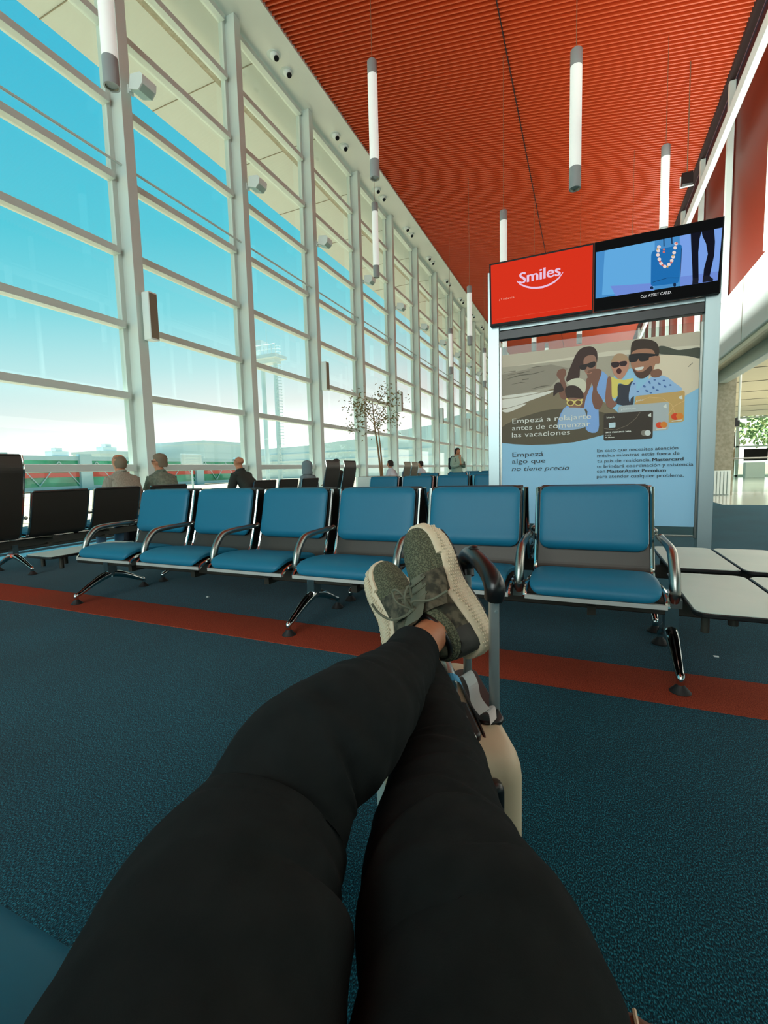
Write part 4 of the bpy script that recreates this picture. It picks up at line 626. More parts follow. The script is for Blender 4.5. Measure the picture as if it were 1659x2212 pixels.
def f_leg():
    mb = MB()
    mb.box((-0.028, -0.44, 0.17), (0.028, -0.36, 0.30))
    for s, e in ((-1, -0.70), (1, -0.095)):
        pts = [(0, -0.40+s*0.015, 0.185), (0, -0.40+s*0.09, 0.165), (0, -0.40+(e+0.40)*0.6, 0.125), (0, e-s*0.035, 0.082), (0, e, 0.068), (0, e, 0.035)]
        mb.tube(pts, [0.032, 0.030, 0.024, 0.019, 0.018, 0.015], 10, smooth=4)
    return mb.build('p', 'chrome', smooth=True)
def f_foot():
    mb = MB()
    mb.lathe([(0.001, 0.0), (0.042, 0.0), (0.043, 0.006), (0.016, 0.036), (0.014, 0.045), (0.001, 0.046)], (0, 0, 0), 16)
    return mb.build('p', 'rubber', smooth=True)
def f_bracket():
    mb = MB(); mb.box((-0.02, -0.47, 0.24), (0.02, -0.33, 0.285)); mb.box((-0.035, -0.56, 0.33), (0.035, -0.22, 0.365))
    return mb.build('p', 'beam', bevel=0.004)
def table_mb(x0, x1, front, back, fc=True):
    r = 0.05
    def rc(cx_, cy_, a0): return [(cx_+r*math.cos(a0+PI/2*i/5), cy_+r*math.sin(a0+PI/2*i/5)) for i in range(6)]
    poly = rc(x1-r, back-r, 0)+rc(x0+r, back-r, PI/2)+rc(x0+r, front+r, PI)+rc(x1-r, front+r, 3*PI/2)
    return poly
def make_table(parent, x0, x1):
    poly = table_mb(x0, x1, -0.83, -0.06)
    t = MB().prism(poly, 2, 0.380, 0.399).build('side_table', 'black', parent, bevel=0.003)
    MB().prism([(p[0]*1.0+(0.006 if p[0] < (x0+x1)/2 else -0.006), p[1]+(0.006 if p[1] < -0.4 else -0.006)) for p in poly], 2, 0.399, 0.4015).build('table_top', 'table', t)
    xm = (x0+x1)/2
    for (a, b_, z0, r_) in ((xm, -0.62, 0.30, 0.02), (xm, -0.28, 0.30, 0.02), (xm-0.12, -0.72, 0.29, 0.016), (xm+0.12, -0.72, 0.29, 0.016)):
        MB().cyl((a, b_, z0), (a, b_, 0.38), r_, 12).build('table_support', 'beam', t, smooth=True)
def bench(label, loc, rotz, seats, tables=(), legs=None, arms=None, tall=(), span=None, shell='shell', group=None):
    """seats: list of x centres; local -y is the front"""
    root = thing('beam_seating', label, 'bench', loc, rotz, group)
    xs = list(seats)+[(a+b)/2 for a, b in tables]
    s0, s1 = span if span else (min(xs)-0.36, max(xs)+0.36)
    MB().box((s0, -0.43, 0.262), (s1, -0.375, 0.345)).build('beam', 'beam', root, bevel=0.006)
    for i, x in enumerate(seats):
        make_seat(root, x, tall=(i in tall), shell=shell)
        inst('bracket', 'bracket', f_bracket, root, (x, 0, 0))
    for a, b in tables: make_table(root, a, b)
    if arms is None: arms = sorted(set([round(x-PITCH/2, 3) for x in seats]+[round(x+PITCH/2, 3) for x in seats]))
    for x in arms: inst('armrest', 'arm', f_arm, root, (x, 0, 0))
    for x in (legs or [min(seats)-PITCH/2+.02, max(seats)+PITCH/2-.02]):
        lg = inst('trestle_leg', 'leg', f_leg, root, (x, 0, 0))
        for e in (-0.70, -0.095): inst('rubber_foot', 'foot', f_foot, lg, (0, e, 0))
    return root
MY = 2.970
sx = [-3.71+PITCH*0.5+PITCH*k for k in range(6)]
near = bench('blue-cushioned bench facing the viewer behind the shoes, six seats in front row', (0, MY, 0), 0, sx,
      tables=((0.405, 0.760), (0.770, 1.125), (-4.12, -3.77)), legs=(-3.71, -1.672, 0.385), span=(-4.1, 1.3))
farb = bench('bench turned away, backed against the front row of blue seats', (0, MY+0.015, 0), PI, [-x for x in sx],
      tables=((-1.125, -0.800), (-0.79, -0.44), ), legs=(3.70, 1.672, -0.385), span=(-1.3, 4.1))
# bench at the windows, facing out: local x runs along world -y when turned
def rotpos(yw): return yw
WX = -5.26
def wbench(label, ys, tall=(), **k):
    y0 = ys[0]
    return bench(label, (WX, y0, 0), -PI/2, [-(y-y0) for y in ys], tall=tall, **k)
wb1 = wbench('dark-backed window bench at far left with one tall headrest seat', [2.51, 3.19, 3.86, 4.62], tall=(0,), legs=(-0.34, -2.45))
wb2 = wbench('dark-backed window bench in mid distance ending in two tall headrest seats', [6.72, 7.44, 8.20, 9.08, 9.90], tall=(3, 4), legs=(0.3, -1.8, -3.5))
wb3 = wbench('pale window bench beyond the potted tree with two tall headrest seats', [13.80, 14.5, 15.2, 15.9], tall=(0, 1), legs=(0.3, -2.4), shell='shell_grey')  # paler shell colour paints in the light falling on these seats
b4 = bench('second blue bench facing the viewer, nearest row beyond the front one', (0, 8.16, 0), 0, [-3.57, -2.89, -2.21, -1.53, -0.85], legs=(-3.9, -2.0, -0.5))
b5 = bench('bench turned away behind the second blue row', (0, 8.19, 0), PI, [3.57, 2.89, 2.21, 1.53, 0.85], legs=(3.9, 2.0, 0.5))
b6 = bench('third blue bench facing the viewer, in the distance near the standing woman', (0, 13.95, 0), 0, [-4.55, -3.66, -2.98, -2.3], legs=(-4.8, -3.0))
b7 = bench('fourth blue bench facing the viewer, farthest one left of the advertising stand', (0, 19.6, 0), 0, [-5.2, -4.5, -3.8, -3.1], legs=(-5.5, -3.2))
# the viewer's own bench
own = bench("viewer's own bench with a bright blue seat at lower left", (0, -0.395, 0), PI, [0.02, 0.70], legs=(0.36,), arms=(-.36, ))

# floor scraps
for (x, y, lb) in ((-2.85, 2.77, 'tiny white paper scrap on the carpet under the fourth seat'), (0.61, 2.76, 'tiny white paper scrap on the carpet right of the chrome leg')):
    tag(MB().box((x, y, 0.001), (x+0.022, y+0.014, 0.005)).build('paper_scrap', 'tagwhite'), lb, 'litter')
# ================================================================== ADVERTISING STAND
from mathutils.geometry import delaunay_2d_cdt
class Sheet:
    """one printed sheet: layered flat shapes and lettering, a colour per shape, in one mesh"""
    def __init__(s, y): s.y = y; s.v = []; s.f = []; s.mi = []; s.ms = []; s.k = 0
    def slot(s, m):
        if m not in s.ms: s.ms.append(m)
        return s.ms.index(m)
    def poly(s, p, m, sub=0):
        s.k += 1; yy = s.y - 0.00012*s.k
        p = [Vector((q[0], q[1])) for q in p]
        if sub:
            n = len(p); q2 = []
            for i in range(n):
                a, b, c, d = p[i-1], p[i], p[(i+1) % n], p[(i+2) % n]
                for k in range(sub):
                    t = k/sub; q2.append(0.5*((2*b)+(c-a)*t+(2*a-5*b+4*c-d)*t*t+(3*b-a-3*c+d)*t**3))
            p = q2
        vs, es, fs, _, _, _ = delaunay_2d_cdt(p, [], [list(range(len(p)))], 1, 1e-6)
        o = len(s.v); s.v += [(v.x, yy, v.y) for v in vs]
        for f in fs: s.f.append(tuple(i+o for i in f)); s.mi.append(s.slot(m))
    def text(s, body, x0, x1, z0, cap, m, bold=0.0, shear=0.0, slope=0.0):
        s.k += 1; o = text_mesh(body, x0, x1, z0, cap, s.y-0.00012*s.k, m, None, bold=bold, shear=shear); me = o.data
        n = len(s.v); s.v += [(v.co.x, v.co.y, v.co.z+slope*(v.co.x-x0)) for v in me.vertices]
        for f in me.polygons: s.f.append(tuple(i+n for i in f.vertices)); s.mi.append(s.slot(m))
        bpy.data.objects.remove(o)
    def build(s, name, parent, label=None):
        me = bpy.data.meshes.new(name); me.from_pydata(s.v, [], s.f)
        for m in s.ms: me.materials.append(m)
        me.polygons.foreach_set('material_index', s.mi)
        bm = bmesh.new(); bm.from_mesh(me)
        for f in bm.faces:
            if f.normal.y > 0: f.normal_flip()
        bm.to_mesh(me); bm.free()
        o = bpy.data.objects.new(name, me); C.objects.link(o); o.parent = parent
        if label: o['label'] = label
        return o
AY = 6.10
ad = thing('advertising_stand', 'steel-framed advertising stand with a beach poster printed on blue', 'advertisement', (0, AY, 0))
def rel(o): return o
for x0, x1 in ((-1.185, -1.045), (1.145, 1.285)):
    MB().box((x0, 0.0, 0), (x1, 0.14, 3.46)).build('post', 'steel', ad, bevel=0.004)
for x0, x1 in ((-1.045, -1.020), (1.120, 1.145)):
    MB().box((x0, 0.04, 0.14), (x1, 0.10, 2.53)).build('side_clamp', 'alu', ad, bevel=0.003)
MB().box((-1.022, 0.062, 0.17), (1.122, 0.074, 2.535)).build('glass_panel', 'clear', ad)
MB().box((-1.022, 0.055, 0.150), (1.122, 0.080, 0.168)).build('bottom_clamp', 'alu', ad)
pb = Sheet(0.058)
lb = flat((140, 186, 212))
pb.poly([(-1.018, 0.27), (1.12, 0.27), (1.12, 2.43), (-1.018, 2.43)], lb)
for nm, col, ps in PHOTO:
    for p in ps: pb.poly(p, flat(col), 0 if nm in ('print', 'wave', 'sky', 'sea') else 4)
# printed blue wave closing off the picture
pb.poly([(-1.018, 0.27), (1.12, 0.27), (1.12, 1.82), (0.99, 1.743), (0.182, 1.359), (0.0, 1.315), (-0.148, 1.286), (-0.35, 1.272), (-0.607, 1.270), (-0.85, 1.293), (-1.018, 1.318)], lb)
for nm, col, ps, l_ in CARDS:
    for p in ps: pb.poly(p, flat(col))
for (s_, x0, x1, z, cap, st, col) in TEXTS:
    mm = flat({'w': (232, 232, 222), 'k': (46, 54, 60), 'g': (196, 202, 200)}[col])
    for dx in ((0.0, 0.0025, -0.0025) if st == 'b' else (0.0, 0.0008)):
        pb.text(s_, x0+dx, x1+dx, z, cap, mm, shear=0.25 if st == 'i' else 0.0)
pb.build('poster', ad)
MB().box((-1.018, 0.0585, 0.27), (1.12, 0.0615, 2.43)).build('poster_backing', flat((180, 190, 192)), ad)
MB().box((-1.045, 0.03, 2.735), (1.145, 0.10, 2.79)).build('crossbar', 'steel', ad, bevel=0.004)
MB().box((-1.045, 0.02, 2.620), (1.145, 0.12, 2.725)).build('crossbar', 'black', ad, bevel=0.004, label='black crossbar')

def screen(label, x0, x1, fill):
    r = thing('display_screen', label, 'screen', (0, 6.045, 2.775), 0)
    r.rotation_euler = (math.radians(4.0), 0, 0)
    MB().box((x0, -0.015, 0.0), (x1, 0.05, 0.742)).build('housing', 'screen_dark', r, bevel=0.003)
    s = Sheet(-0.0152); fill(s); s.build('picture', r)
    MB().box((x0+.35, 0.05, 0.2), (x1-.35, 0.09, 0.5)).build('bracket', 'black', r)
    return r
def zz(p): return (p[0], p[1]-2.775)
def left(s):
    s.poly([(-1.122, 0.030), (0.028, 0.022), (0.028, 0.722), (-1.122, 0.722)], flat((214, 48, 24), 1.0))
    wm = flat((232, 196, 224), 1.0)
    a, b_, c_ = SMTXT
    s.poly([zz(p) for p in SMILE], wm)
    for dx in (-0.005, -0.0025, 0.0, 0.0025, 0.005): s.text('Smiles', a[0]+dx, b_[0]+dx, (a[1]+b_[1])/2-2.775+0.004, 0.125, wm, slope=0.03)
    t0, t1 = TODAV; s.text('¿ T o d a v í a', t0[0], t1[0], t0[1]-2.775+0.01, 0.022, flat((236, 180, 160), 1.0))
    l0, l1 = LEGAL
    s.text('Bases y condiciones en: www. - promoción válida del 01 al 31 - no acumulable con otras promociones - consultar precios y disponibilidad', l0[0], l1[0], 0.075, 0.007, flat((226, 110, 80), 1.0))
def right(s):
    s.poly([(0.052, 0.004), (1.250, 0.004), (1.250, 0.736), (0.052, 0.736)], flat((8, 9, 10), 1.0))
    for nm, col, e_, ps in SCR:
        for p in ps: s.poly([(min(max(q[0], 0.062), 1.246), min(max(q[1]-2.775, 0.125), 0.635)) for q in p], flat(col, e_))
    t0, t1 = SUBT; s.text('Con ASSIST CARD.', t0[0], t1[0], 0.065, 0.03, flat((225, 228, 230), 1.0))
screen('wide screen with white lettering and a smile curve on red', -1.142, 0.040, left)
screen('wide screen showing a blue suitcase and a pair of dark legs', 0.044, 1.262, right)

# ================================================================== PENDANTS
PL = 2.0; PR = 0.088
pd = None
def pendant(x, y, zb, label):
    global pd
    r = thing('pendant_light', label, 'lamp', (x, y, zb), 0, 'tube pendants under the red ceiling')
    H = cz_(x)-zb
    if pd is None:
        b_ = MB(); b_.lathe([(PR*.8, 0.02), (PR*.8, 0.0), (PR, 0.0), (PR, 0.30), (PR*.99, 0.31), (0.001, 0.31)], n=24)
        a_ = MB().lathe([(PR*.985, 0.31), (PR*.985, PL-0.24)], n=24)
        c_ = MB().lathe([(PR, PL-0.24), (PR, PL-0.01), (PR*.9, PL), (0.001, PL)], n=24)
        d_ = MB().lathe([(0.001, 0.03), (PR*.78, 0.02), (PR*.8, 0.004), (PR*.5, 0.05), (0.001, 0.055)], n=20)
        e_ = MB().tube([(-PR*.8, 0, PL-.01), (0, 0, PL+.08), (PR*.8, 0, PL-.01)], 0.004, 6)
        pd = [('lower_cap', b_.build('p', 'pend_grey', smooth=True)), ('diffuser', a_.build('p', 'pend', smooth=True)), ('upper_cap', c_.build('p', 'pend_grey', smooth=True)), ('downlight', d_.build('p', 'shell_grey', smooth=True)), ('hook', e_.build('p', 'wire'))]
        pd = [(k, o.data, bpy.data.objects.remove(o)) for k, o in pd]
    for k, me, _ in pd:
        c = bpy.data.objects.new(k, me); C.objects.link(c); c.parent = r
    MB().cyl((0, 0, PL+.08), (0, 0, H), 0.006, 6).build('wire', 'wire', r)
for a in [(-5.20, 4.10, 5.60, 'tube pendant at the upper left edge, in front of the nearest mullion'),
          (-3.65, 8.20, 6.37, 'tube pendant hanging across the edge of soffit and red ceiling, near left of centre'),
          (-0.23, 8.20, 5.31, 'largest tube pendant hanging in mid ceiling, right of centre'),
          (1.47, 12.20, 5.83, 'tube pendant above the right end of the screens'),
          (-1.92, 11.87, 5.15, 'tube pendant above the left end of the screens'),
          (-3.84, 16.50, 5.33, 'tube pendant over the red ceiling corner left of the screens'),
          (-5.55, 12.40, 6.48, 'tube pendant hanging in front of the mullions, below the one at the soffit edge'),
          (-5.73, 20.80, 5.30, 'slim distant tube pendant before the far mullions'),
          (-5.05, 25.00, 5.30, 'most distant tube pendant, just left of the steel post'),
          (-2.97, 18.60, 5.30, 'tube pendant end behind the left end of the poster glass'),
          (-1.87, 18.40, 5.30, 'tube pendant end between screen and poster, second from left'),
          (-1.90, 24.60, 5.05, 'short-looking tube pendant end between screen and poster, third from left'),
          (-0.31, 18.10, 5.30, 'tube pendant end between screen and poster above the woman'),
          (1.14, 16.00, 5.30, 'tube pendant end just under the black crossbar near the right post')]: pendant(*a)

# downlights in the white soffit
dl = None
for i, yc in enumerate(COLY[6:]):
    if yc > 62: break
    for j, dy in enumerate((1.26, 1.80)):
        y = yc+dy
        r = thing('soffit_downlight', '%s round white downlight of the soffit pair in bay %s from the viewer' % (('nearer', 'farther')[j], ('one', 'two', 'three', 'four', 'five', 'six', 'seven', 'eight', 'nine', 'ten', 'eleven', 'twelve', 'thirteen', 'fourteen', 'fifteen', 'sixteen', 'seventeen', 'eighteen', 'nineteen', 'twenty')[i]), 'lamp', (-7.25, y, 11.35), 0, 'round downlights along the soffit')
        if dl is None:
            a_ = MB().lathe([(0.001, -0.01), (0.16, -0.012), (0.17, 0.0), (0.001, 0.001)], n=24).build('p', 'frame', smooth=True)
            b_ = MB().ball((0.02, 0, -0.02), (0.115, 0.115, 0.10), 18, 10).build('p', 'white', smooth=True)
            c_ = MB().tube([(0.05, 0.0, -0.06), (0.085, -0.01, -0.125)], 0.062, 16).build('p', 'black', smooth=True)
            dl = [('trim_ring', a_.data), ('lamp_body', b_.data), ('lens', c_.data)]
            for o in (a_, b_, c_): bpy.data.objects.remove(o)
        for k, me in dl:
            c = bpy.data.objects.new(k, me); C.objects.link(c); c.parent = r
# floodlights and line speakers on the mullions
fl = None
names = ['first', 'second', 'third', 'fourth', 'fifth', 'sixth', 'seventh', 'eighth', 'ninth', 'tenth', 'eleventh', 'twelfth', 'thirteenth']
for i, yc in enumerate(COLY[6:6+12]):
    r = thing('floodlight', 'white boxy floodlight high on the %s mullion from the viewer' % names[i], 'lamp', (-7.4, yc+0.12, 7.66), 0, 'floodlights on the mullions')
    if fl is None:
        a_ = MB().prism([(0.08, 0.02), (0.30, -0.06), (0.40, 0.02), (0.42, 0.14), (0.36, 0.20), (0.12, 0.24)], 1, -0.02, 0.26)
        a_ = a_.build('p', 'white', bevel=0.01)
        b_ = MB().box((0.0, 0.02, 0.0), (0.02, 0.12, 0.14)); b_.box((0.0, 0.04, 0.04), (0.16, 0.07, 0.08)); b_.cyl((0.10, 0.03, 0.06), (0.10, 0.16, 0.06), 0.025, 10)
        b_ = b_.build('p', 'white')
        c_ = MB().prism([(0.10, 0.012), (0.30, -0.062), (0.395, 0.014), (0.39, 0.005), (0.30, -0.072), (0.09, 0.004)], 1, 0.0, 0.24).build('p', 'clear')
        fl = [('housing', a_.data), ('bracket', b_.data), ('lens', c_.data)]; 
        mdv = a_.modifiers
        for o in (a_, b_, c_): bpy.data.objects.remove(o)
    for k, me in fl:
        c = bpy.data.objects.new(k, me); C.objects.link(c); c.parent = r
    if i % 2 == 0:
        s = thing('line_speaker', 'tall white line speaker on the %s mullion from the viewer' % names[i], 'speaker', (-7.4, yc+0.12, 3.46), 0, 'line speakers on the mullions')
        MB().box((0.04, -0.04, 0), (0.22, 0.15, 0.84)).build('cabinet', 'white', s, bevel=0.015)
        MB().box((0.22, -0.025, 0.03), (0.224, 0.135, 0.81)).build('grille', 'shell_grey', s)
        MB().box((0.0, 0.03, 0.03), (0.07, 0.06, 0.77)).build('bracket', 'white', s)
rod = MB().cyl((-7.52, -14, 6.44), (-7.52, 75, 6.44), 0.022, 8)
tag(rod.build('tension_rod', 'frame'), 'thin grey rod running level along the glazed wall through the mullions', 'rod')
# small speaker under the ceiling on the right
sp = thing('ceiling_speaker', 'small black speaker with a white bracket below the ceiling at right', 'speaker', (2.0, 13.0, 7.30))
MB().box((-0.11, -0.08, 0), (0.11, 0.10, 0.26)).build('cabinet', 'black', sp, bevel=0.01)
MB().tube([(-0.13, -0.02, 0.2), (-0.13, -0.02, -0.03), (0.13, -0.02, -0.03)], 0.015, 6).build('bracket', 'white', sp)
MB().cyl((0, 0, 0.26), (0, 0, cz_(2.0)-7.3), 0.012, 6).build('drop_rod', 'wire', sp)

# ================================================================== UNDER THE MEZZANINE
bl = thing('glass_balustrade', 'row of clear glass balustrade panels right of the advertising stand', 'railing', (0, 17.6, 0))
for k in range(7):
    x = 4.05+1.15*k
    MB().box((x+.03, -0.008, 0.05), (x+1.12, 0.008, 1.05)).build('glass_panel', 'clear', bl)
    MB().box((x-0.02, -0.02, 0), (x+0.02, 0.02, 1.08)).build('post', 'alu', bl)
MB().cyl((4.0, 0, 1.09), (12.1, 0, 1.09), 0.022, 10).build('handrail', 'alu', bl)
rd = MB()
for k in range(6): rd.box((3.38+.085*k, 16.50, 0.03), (3.44+.085*k, 16.58, 0.72))
rd.box((3.36, 16.58, 0.0), (3.90, 16.62, 0.74))
tag(rd.build('radiator', 'white', bevel=0.006), 'ribbed white radiator at the foot of the stone column', 'radiator')
tag(MB().cyl((4.06, 16.7, 2.2), (4.06, 16.7, 3.9), 0.03, 10).build('conduit', 'white'), 'thin white pipe running down beside the stone column', 'pipe')
for (x, lb) in ((8.6, 'dark screen in the far hall, left one behind the balustrade'), (10.0, 'dark screen in the far hall, right one behind the balustrade')):
    r = thing('far_display', lb, 'screen', (x, 34.0, 0))
    MB().box((0, 0, 1.02), (1.15, 0.08, 1.72)).build('housing', 'screen_dark', r, bevel=0.01)
    MB().box((0.1, 0.0, 0), (1.05, 0.5, 0.92)).build('stand', 'white', r, bevel=0.02)
for (x, z0, z1, c_, lb) in ((6.55, 1.75, 2.55, (176, 120, 86), 'brown framed poster in the far hall beside the stone column'), (6.45, 1.0, 1.6, (70, 82, 92), 'small dark picture below the brown poster in the far hall')):
    r = thing('wall_poster', lb, 'poster', (x, 30.0, 0))
    MB().box((0, 0, z0), (0.62, 0.05, z1)).build('frame', 'screen_dark', r)
    MB().box((0.04, -0.004, z0+.04), (0.58, 0.0, z1-.04)).build('print', flat(c_), r)
    MB().box((0.29, 0.05, 0), (0.33, 0.09, z1)).build('post', 'alu', r)
cm = thing('wall_speaker', 'small dark box on the side of the stone column', 'speaker', (3.98, 16.75, 2.02))
MB().box((-0.03, -0.06, 0), (0.11, 0.08, 0.26)).build('cabinet', 'black', cm, bevel=0.02)

# ================================================================== POTTED TREE
pt = thing('potted_tree', 'slender tree with sparse dry leaves in a white planter by the windows', 'plant', (-5.77, 12.8, 0))
MB().box((-0.62, -0.35, 0), (0.45, 0.35, 0.83)).build('planter', 'white', pt, bevel=0.015)
MB().box((-0.60, -0.33, 0.80), (0.43, 0.33, 0.835)).build('soil', 'bark', pt)
tr = MB()
tr.tube([(0.02, 0, .8), (-0.06, 0.02, 1.6), (-0.16, 0.0, 2.4), (-0.22, 0.03, 3.1)], [0.035, 0.03, 0.02, 0.01], 8, smooth=3)
tr.tube([(0.06, 0.03, .8), (0.0, 0.05, 1.7), (-0.08, 0.03, 2.5)], [0.03, 0.024, 0.012], 8, smooth=3)
rr = random.Random(5)
tips = []
for (sx_, sz_) in ((-0.16, 2.4), (-0.2, 2.7), (-0.08, 2.5), (-0.14, 2.2), (-0.18, 2.55), (-0.22, 3.0), (-0.16, 2.35), (-0.12, 2.45), (-0.2, 2.8), (-0.1, 2.3)):
    a = rr.uniform(0, 2*PI); L = rr.uniform(0.45, 0.85)
    e = (sx_+L*math.cos(a)*0.95, L*math.sin(a), sz_+rr.uniform(0.1, 0.75))
    m_ = (sx_+0.5*(e[0]-sx_), 0.5*e[1], sz_+0.62*(e[2]-sz_))
    tr.tube([(sx_, 0, sz_), m_, e], [0.012, 0.008, 0.004], 5); tips += [m_, e, tuple((m_[i]+e[i])/2 for i in range(3))]
tr.build('trunk', 'bark', pt)
lf = MB()
for i in range(760):
    t_ = rr.choice(tips); c = Vector(t_)+Vector((rr.gauss(0, .15), rr.gauss(0, .15), rr.gauss(-0.05, .15)))
    u = Vector((rr.uniform(-1, 1), rr.uniform(-1, 1), rr.uniform(-1, .3))).normalized(); v = u.orthogonal().normalized()
    L = rr.uniform(0.032, 0.055)
    lf.add([c-u*L, c+v*L*.45, c+u*L, c-v*L*.45], [(0, 1, 2, 3)])
lv = lf.build('leaves', 'leaf', pt); lv['kind'] = 'stuff'
# ================================================================== PEOPLE
def skin_mesh(name, verts, edges, m, parent, sub=2, root=0, label=None):
    me = bpy.data.meshes.new(name); me.from_pydata([v[:3] for v in verts], edges, [])
    o = bpy.data.objects.new(name, me); C.objects.link(o)
    sk = o.modifiers.new('skin', 'SKIN'); sk.branch_smoothing = 0.6; sk.use_smooth_shade = True
    for i, v in enumerate(verts):
        d = me.skin_vertices[0].data[i]; r = v[3]
        d.radius = r if isinstance(r, (tuple, list)) else (r, r)
        d.use_root = (i == root)
    ss = o.modifiers.new('sub', 'SUBSURF'); ss.levels = sub; ss.render_levels = sub
    bpy.context.view_layer.update()
    nm = bpy.data.meshes.new_from_object(o.evaluated_get(bpy.context.evaluated_depsgraph_get()))
    bpy.data.objects.remove(o)
    nm.materials.clear(); nm.materials.append(M[m] if isinstance(m, str) else m)
    for p in nm.polygons: p.use_smooth = True
    o = bpy.data.objects.new(name, nm); C.objects.link(o)
    if parent: o.parent = parent
    if label: o['label'] = label
    return o
def rings_garment(rows, n=22, p=0.75):
    """rows: (centre, rx, ry, tilt) -> lofted garment; rx along local x"""
    rg = []
    for c, rx, ry in rows:
        rg.append([(c[0]+rx*math.copysign(abs(math.cos(2*PI*k/n))**p, math.cos(2*PI*k/n)), c[1]+ry*math.copysign(abs(math.sin(2*PI*k/n))**p, math.sin(2*PI*k/n)), c[2]) for k in range(n)])
    return MB().rings(rg)
def head_parts(hc, turn, nod):
    """points of the head in its own frame -> world; front is -y"""
    Rm = Matrix.Rotation(turn, 3, 'Z') @ Matrix.Rotation(nod, 3, 'X')
    return lambda x, y, z: tuple(Vector(hc)+Rm @ Vector((x, y, z)))
def figure(label, x, y, rotz, shirt, hair, hairmat, lean=0.10, turn=0.0, nod=0.0, long_sleeve=False, trousers='trousers', standing=False, arms=None, side=0.0, hz=0.47, glasses=False, hood=False, scale=1.0):
    r = thing('person', label, 'person', (x, y, 0), rotz)
    if standing:
        hip = Vector((0, 0, 0.90)); 
    else:
        hip = Vector((0, 0, hz+0.08))
    ch = hip+Vector((side*0.5, -lean*0.55, 0.30)); sh = hip+Vector((side*0.8, -lean, 0.47)); nk = hip+Vector((side, -lean-0.02, 0.55)); hc = hip+Vector((side*1.1, -lean-0.05, 0.665))
    H = head_parts(hc, turn, nod)
    V = []; E_ = []
    def v(p, rad, par=None):
        V.append((p[0], p[1], p[2], rad)); i = len(V)-1
        if par is not None: E_.append((par, i))
        return i
    pel = v(hip, (0.13, 0.095)); c_ = v(ch, (0.13, 0.085), pel); s_ = v(sh, (0.10, 0.06), c_); n_ = v(nk, 0.058, s_)
    h1 = v(H(0, -0.012, -0.055), (0.068, 0.074), n_); h2 = v(H(0, 0, 0.005), (0.086, 0.100), h1); h3 = v(H(0, 0.008, 0.06), (0.082, 0.094), h2); h4 = v(H(0, 0.01, 0.10), (0.055, 0.062), h3)
    ns = v(H(0, -0.095, -0.012), 0.012, h2)
    e1 = v(H(0.080, 0.01, 0.0), (0.012, 0.02), h2); e2 = v(H(-0.080, 0.01, 0.0), (0.012, 0.02), h2)
    for sgn in (-1, 1):
        shp = sh+Vector((sgn*0.185, 0, -0.035))
        a = v(shp, 0.058, s_)
        if arms: el, wr = (Vector(q) for q in arms[0 if sgn < 0 else 1])
        else:
            el = shp+Vector((sgn*0.05, -0.06, -0.26)); wr = el+Vector((-sgn*0.07, -0.22, -0.02))
            if standing: wr = el+Vector((-sgn*0.10, -0.20, 0.06))
        b_ = v(el, 0.042, a); w_ = v(wr, 0.028, b_); d = (wr-el).normalized(); sd = Vector((1, 0, 0)) if abs(d.x) < .8 else Vector((0, 1, 0))
        pm = v(wr+d*0.055, (0.034, 0.02), w_)
        for q in range(4):
            off = sd*(q-1.5)*0.019; k1 = v(wr+d*(0.105)+off-Vector((0, 0, 0.004)), 0.009, pm); v(wr+d*(0.145-abs(q-1.3)*0.008)+off-Vector((0, 0, 0.022)), 0.0075, k1)
        t1 = v(wr+d*0.05-sd*sgn*0.04, 0.011, pm); v(wr+d*0.085-sd*sgn*0.052, 0.009, t1)
        hp = hip+Vector((sgn*0.09, -0.02, -0.03))
        th = v(hp, 0.085, pel)
        if standing: kn = Vector((sgn*0.10, -0.03, 0.48)); an = Vector((sgn*0.10, 0.02, 0.09))
        else: kn = hip+Vector((sgn*0.13, -0.44, -0.01)); an = Vector((kn.x, kn.y-0.03, 0.09))
        k_ = v(kn, 0.058, th); a_ = v(an, 0.042, k_); f_ = v(an+Vector((0, -0.13, -0.05)), (0.04, 0.03), a_)
    skin_mesh('body', V, E_, 'skin', r, sub=1)
    # shirt
    rows = [((hip.x, hip.y, hip.z-0.04), 0.175, 0.135), ((hip.x+side*.2, hip.y-lean*.2, hip.z+0.10), 0.178, 0.14), ((ch.x, ch.y, ch.z), 0.195, 0.145), ((sh.x, sh.y, sh.z-0.06), 0.215, 0.13), ((sh.x, sh.y, sh.z+0.005), 0.19, 0.10), ((nk.x, nk.y, nk.z-0.045), 0.10, 0.078), ((nk.x, nk.y, nk.z-0.01), 0.066, 0.066)]
    g = rings_garment(rows)
    for sgn in (-1, 1):
        shp = sh+Vector((sgn*0.150, 0, -0.030))
        if arms: el, wr = (Vector(q) for q in arms[0 if sgn < 0 else 1])
        else:
            el = sh+Vector((sgn*0.235, -0.06, -0.295)); wr = el+Vector((-sgn*0.07, -0.22, -0.02))
            if standing: wr = el+Vector((-sgn*0.10, -0.20, 0.06))
        if long_sleeve: g.tube([shp, el, wr], [0.088, 0.068, 0.046], 14, smooth=4)
        else: g.tube([shp, shp+(el-shp)*0.45, shp+(el-shp)*0.92], [0.088, 0.080, 0.072], 14, smooth=3)
    g.build('shirt', shirt, r, smooth=True)
    cl = MB().tube([(nk.x-0.07, nk.y, nk.z-0.02), (nk.x, nk.y+0.07, nk.z), (nk.x+0.07, nk.y, nk.z-0.02), (nk.x, nk.y-0.075, nk.z-0.05), (nk.x-0.07, nk.y, nk.z-0.02)], 0.016, 8, smooth=4)
    cl.build('collar', shirt, r, smooth=True)
    # trousers
    g = MB()
